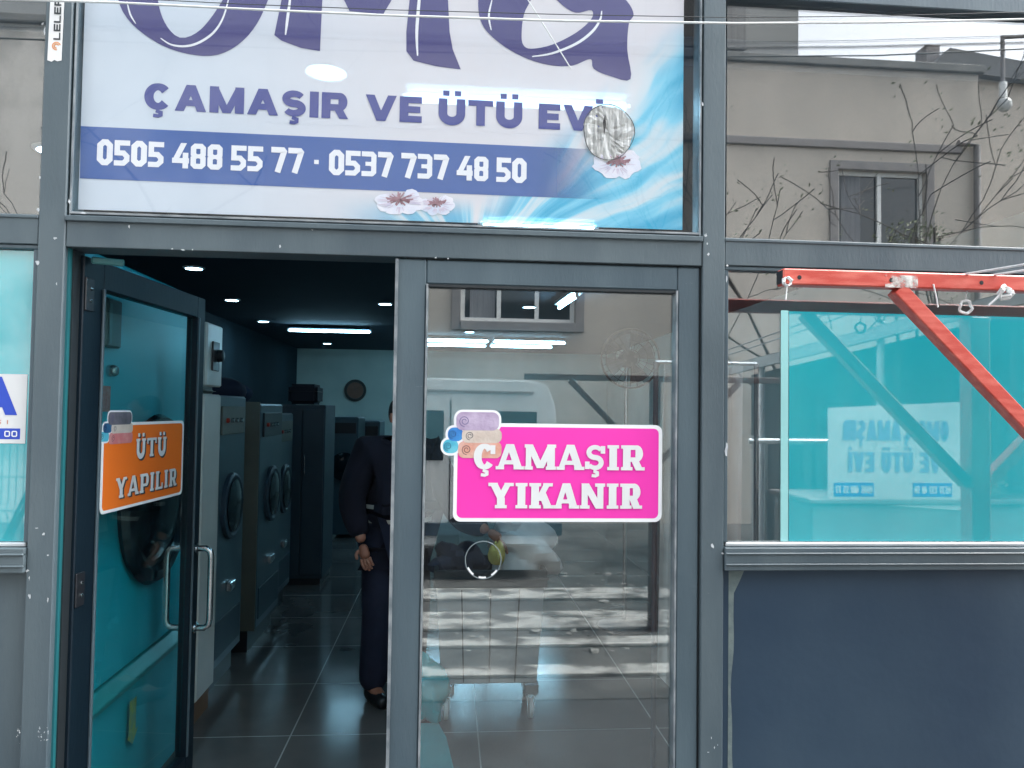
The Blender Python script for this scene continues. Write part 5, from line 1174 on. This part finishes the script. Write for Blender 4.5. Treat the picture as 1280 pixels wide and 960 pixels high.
# mesh fences
def fence(x0, x1, Y, z0, z1, label):
    t = thing('mesh_fence', ((x0+x1)/2, Y, 0), label, 'fence'); m = MB(); n_ = int((x1-x0)/.06)
    for i in range(n_+1): xx = x0+(x1-x0)*i/n_; m.tube([(xx, Y, z0), (xx, Y, z0+(z1-z0)*.45), (xx, Y+.04, z0+(z1-z0)*.5), (xx, Y, z0+(z1-z0)*.55), (xx, Y, z1)], .004, 4)
    for k in (0, .25, .5, .75, 1): m.tube([(x0, Y, z0+(z1-z0)*k), (x1, Y, z0+(z1-z0)*k)], .004, 4)
    m.build('wire_panel', M['cab'], t)
    for xx in (x0, x1): MB().box(xx-.03, xx+.03, Y-.03, Y+.03, 0, z1+.05).build('fence_post', M['cab'], t)
q0, q1 = hp_(1216, 490, 4.6), hp_(1330, 398, 4.6); fence(q0.x, q1.x+.9, -4.6, .4, q1.z, 'dark wire mesh fence mirrored at the right of the turquoise window')
q0, q1 = hp_(-30, 620, 4.6), hp_(60, 555, 4.6); fence(-6.2, -2.9, -4.6, .1, q1.z, 'dark wire mesh fence mirrored in the left turquoise window')
# steel railing
q0, q1 = hp_(948, 550, 3.4), hp_(1042, 552, 3.4)
t = thing('steel_railing', ((q0.x+q1.x)/2, -3.4, 0), 'steel railing post and handrail mirrored beside the turquoise film', 'railing')
MB().tube([(q0.x, -3.4, 0), (q0.x, -3.4, q0.z+.03)], .028, 12).build('post', M['chrome'], t, smooth=True)
MB().tube([(q0.x-.05, -3.4, q0.z-.01), (q1.x+.3, -3.4, q0.z-.01)], .024, 12).build('handrail', M['chrome'], t, smooth=True)
MB().tube([(q0.x+.09, -3.4, 0), (q0.x+.09, -3.4, q0.z-.03)], .014, 10).build('baluster', M['chrome'], t, smooth=True)
# white van across the street
vz = hp_(620, 474, 4.9).z; vx1 = hp_(701, 520, 4.9).x; VY = -4.9; vx0 = vx1-4.5; wv = 1.7
van = thing('parked_van', ((vx0+vx1)/2, VY-wv/2, 0), 'white panel van parked across the street mirrored in the door glass', 'van')
zb = .32
prof = [(vx1, zb), (vx1+.02, .75), (vx1-.04, vz-.25), (vx1-.12, vz-.04), (vx1-.3, vz), (vx0+1.6, vz+.02), (vx0+1.25, vz-.05), (vx0+.75, 1.16), (vx0+.1, 1.0), (vx0, .85), (vx0, zb)]
M['vanw'] = mat('white_van_paint', (.66, .68, .68), .25, 0, (.6, .62, .62), 2)
MB().prism([(x, VY, z) for x, z in prof], (0, -wv, 0)).build('body', M['vanw'], van, bevel=.018, seg=2, smooth=True)
MB().bar((vx0+1.5, VY+.004, vz-.10), (vx1-.25, VY+.004, vz-.12), .02, .02).build('roof_gutter', M['surround'], van)
for a, b in ((vx1-.95, vx1-.22), (vx1-1.95, vx1-1.1), (vx1-2.9, vx1-2.1)):
    MB().box(a, b, VY+.004, VY+.010, 1.12, vz-.30).build('side_window', M['dark_pane'], van, bevel=.003)
MB().box(vx1-1.04, vx1-1.03, VY+.003, VY+.006, .45, vz-.2).build('door_seam', M['black'], van)
MB().box(vx0+.05, vx1+.03, VY+.004, VY+.03, .42, .54).build('side_strip', M['cab'], van, bevel=.006)
MB().box(vx1-.12, vx1-.02, VY+.004, VY+.012, .85, 1.1).build('tail_light', mat('red_lens', (.4, .02, .02), .2), van, bevel=.004)
for x in (vx0+.8, vx1-.85):
    w_ = MB().lathe([(.2, -.1), (.3, -.1), (.32, -.06), (.32, .06), (.3, .1), (.2, .1)], (x, VY-.09, .32), (0, 1, 0), 28).build('wheel', M['black'], van, smooth=True)
    MB().lathe([(.19, .04), (.18, .085), (.06, .10), (.01, .1)], (x, VY-.09, .32), (0, 1, 0), 24).build('rim', M['chrome'], w_, smooth=True)
MB().box(vx1-1.5, vx1-1.32, VY+.004, VY+.022, .95, .98).build('handle', M['black'], van, bevel=.004)
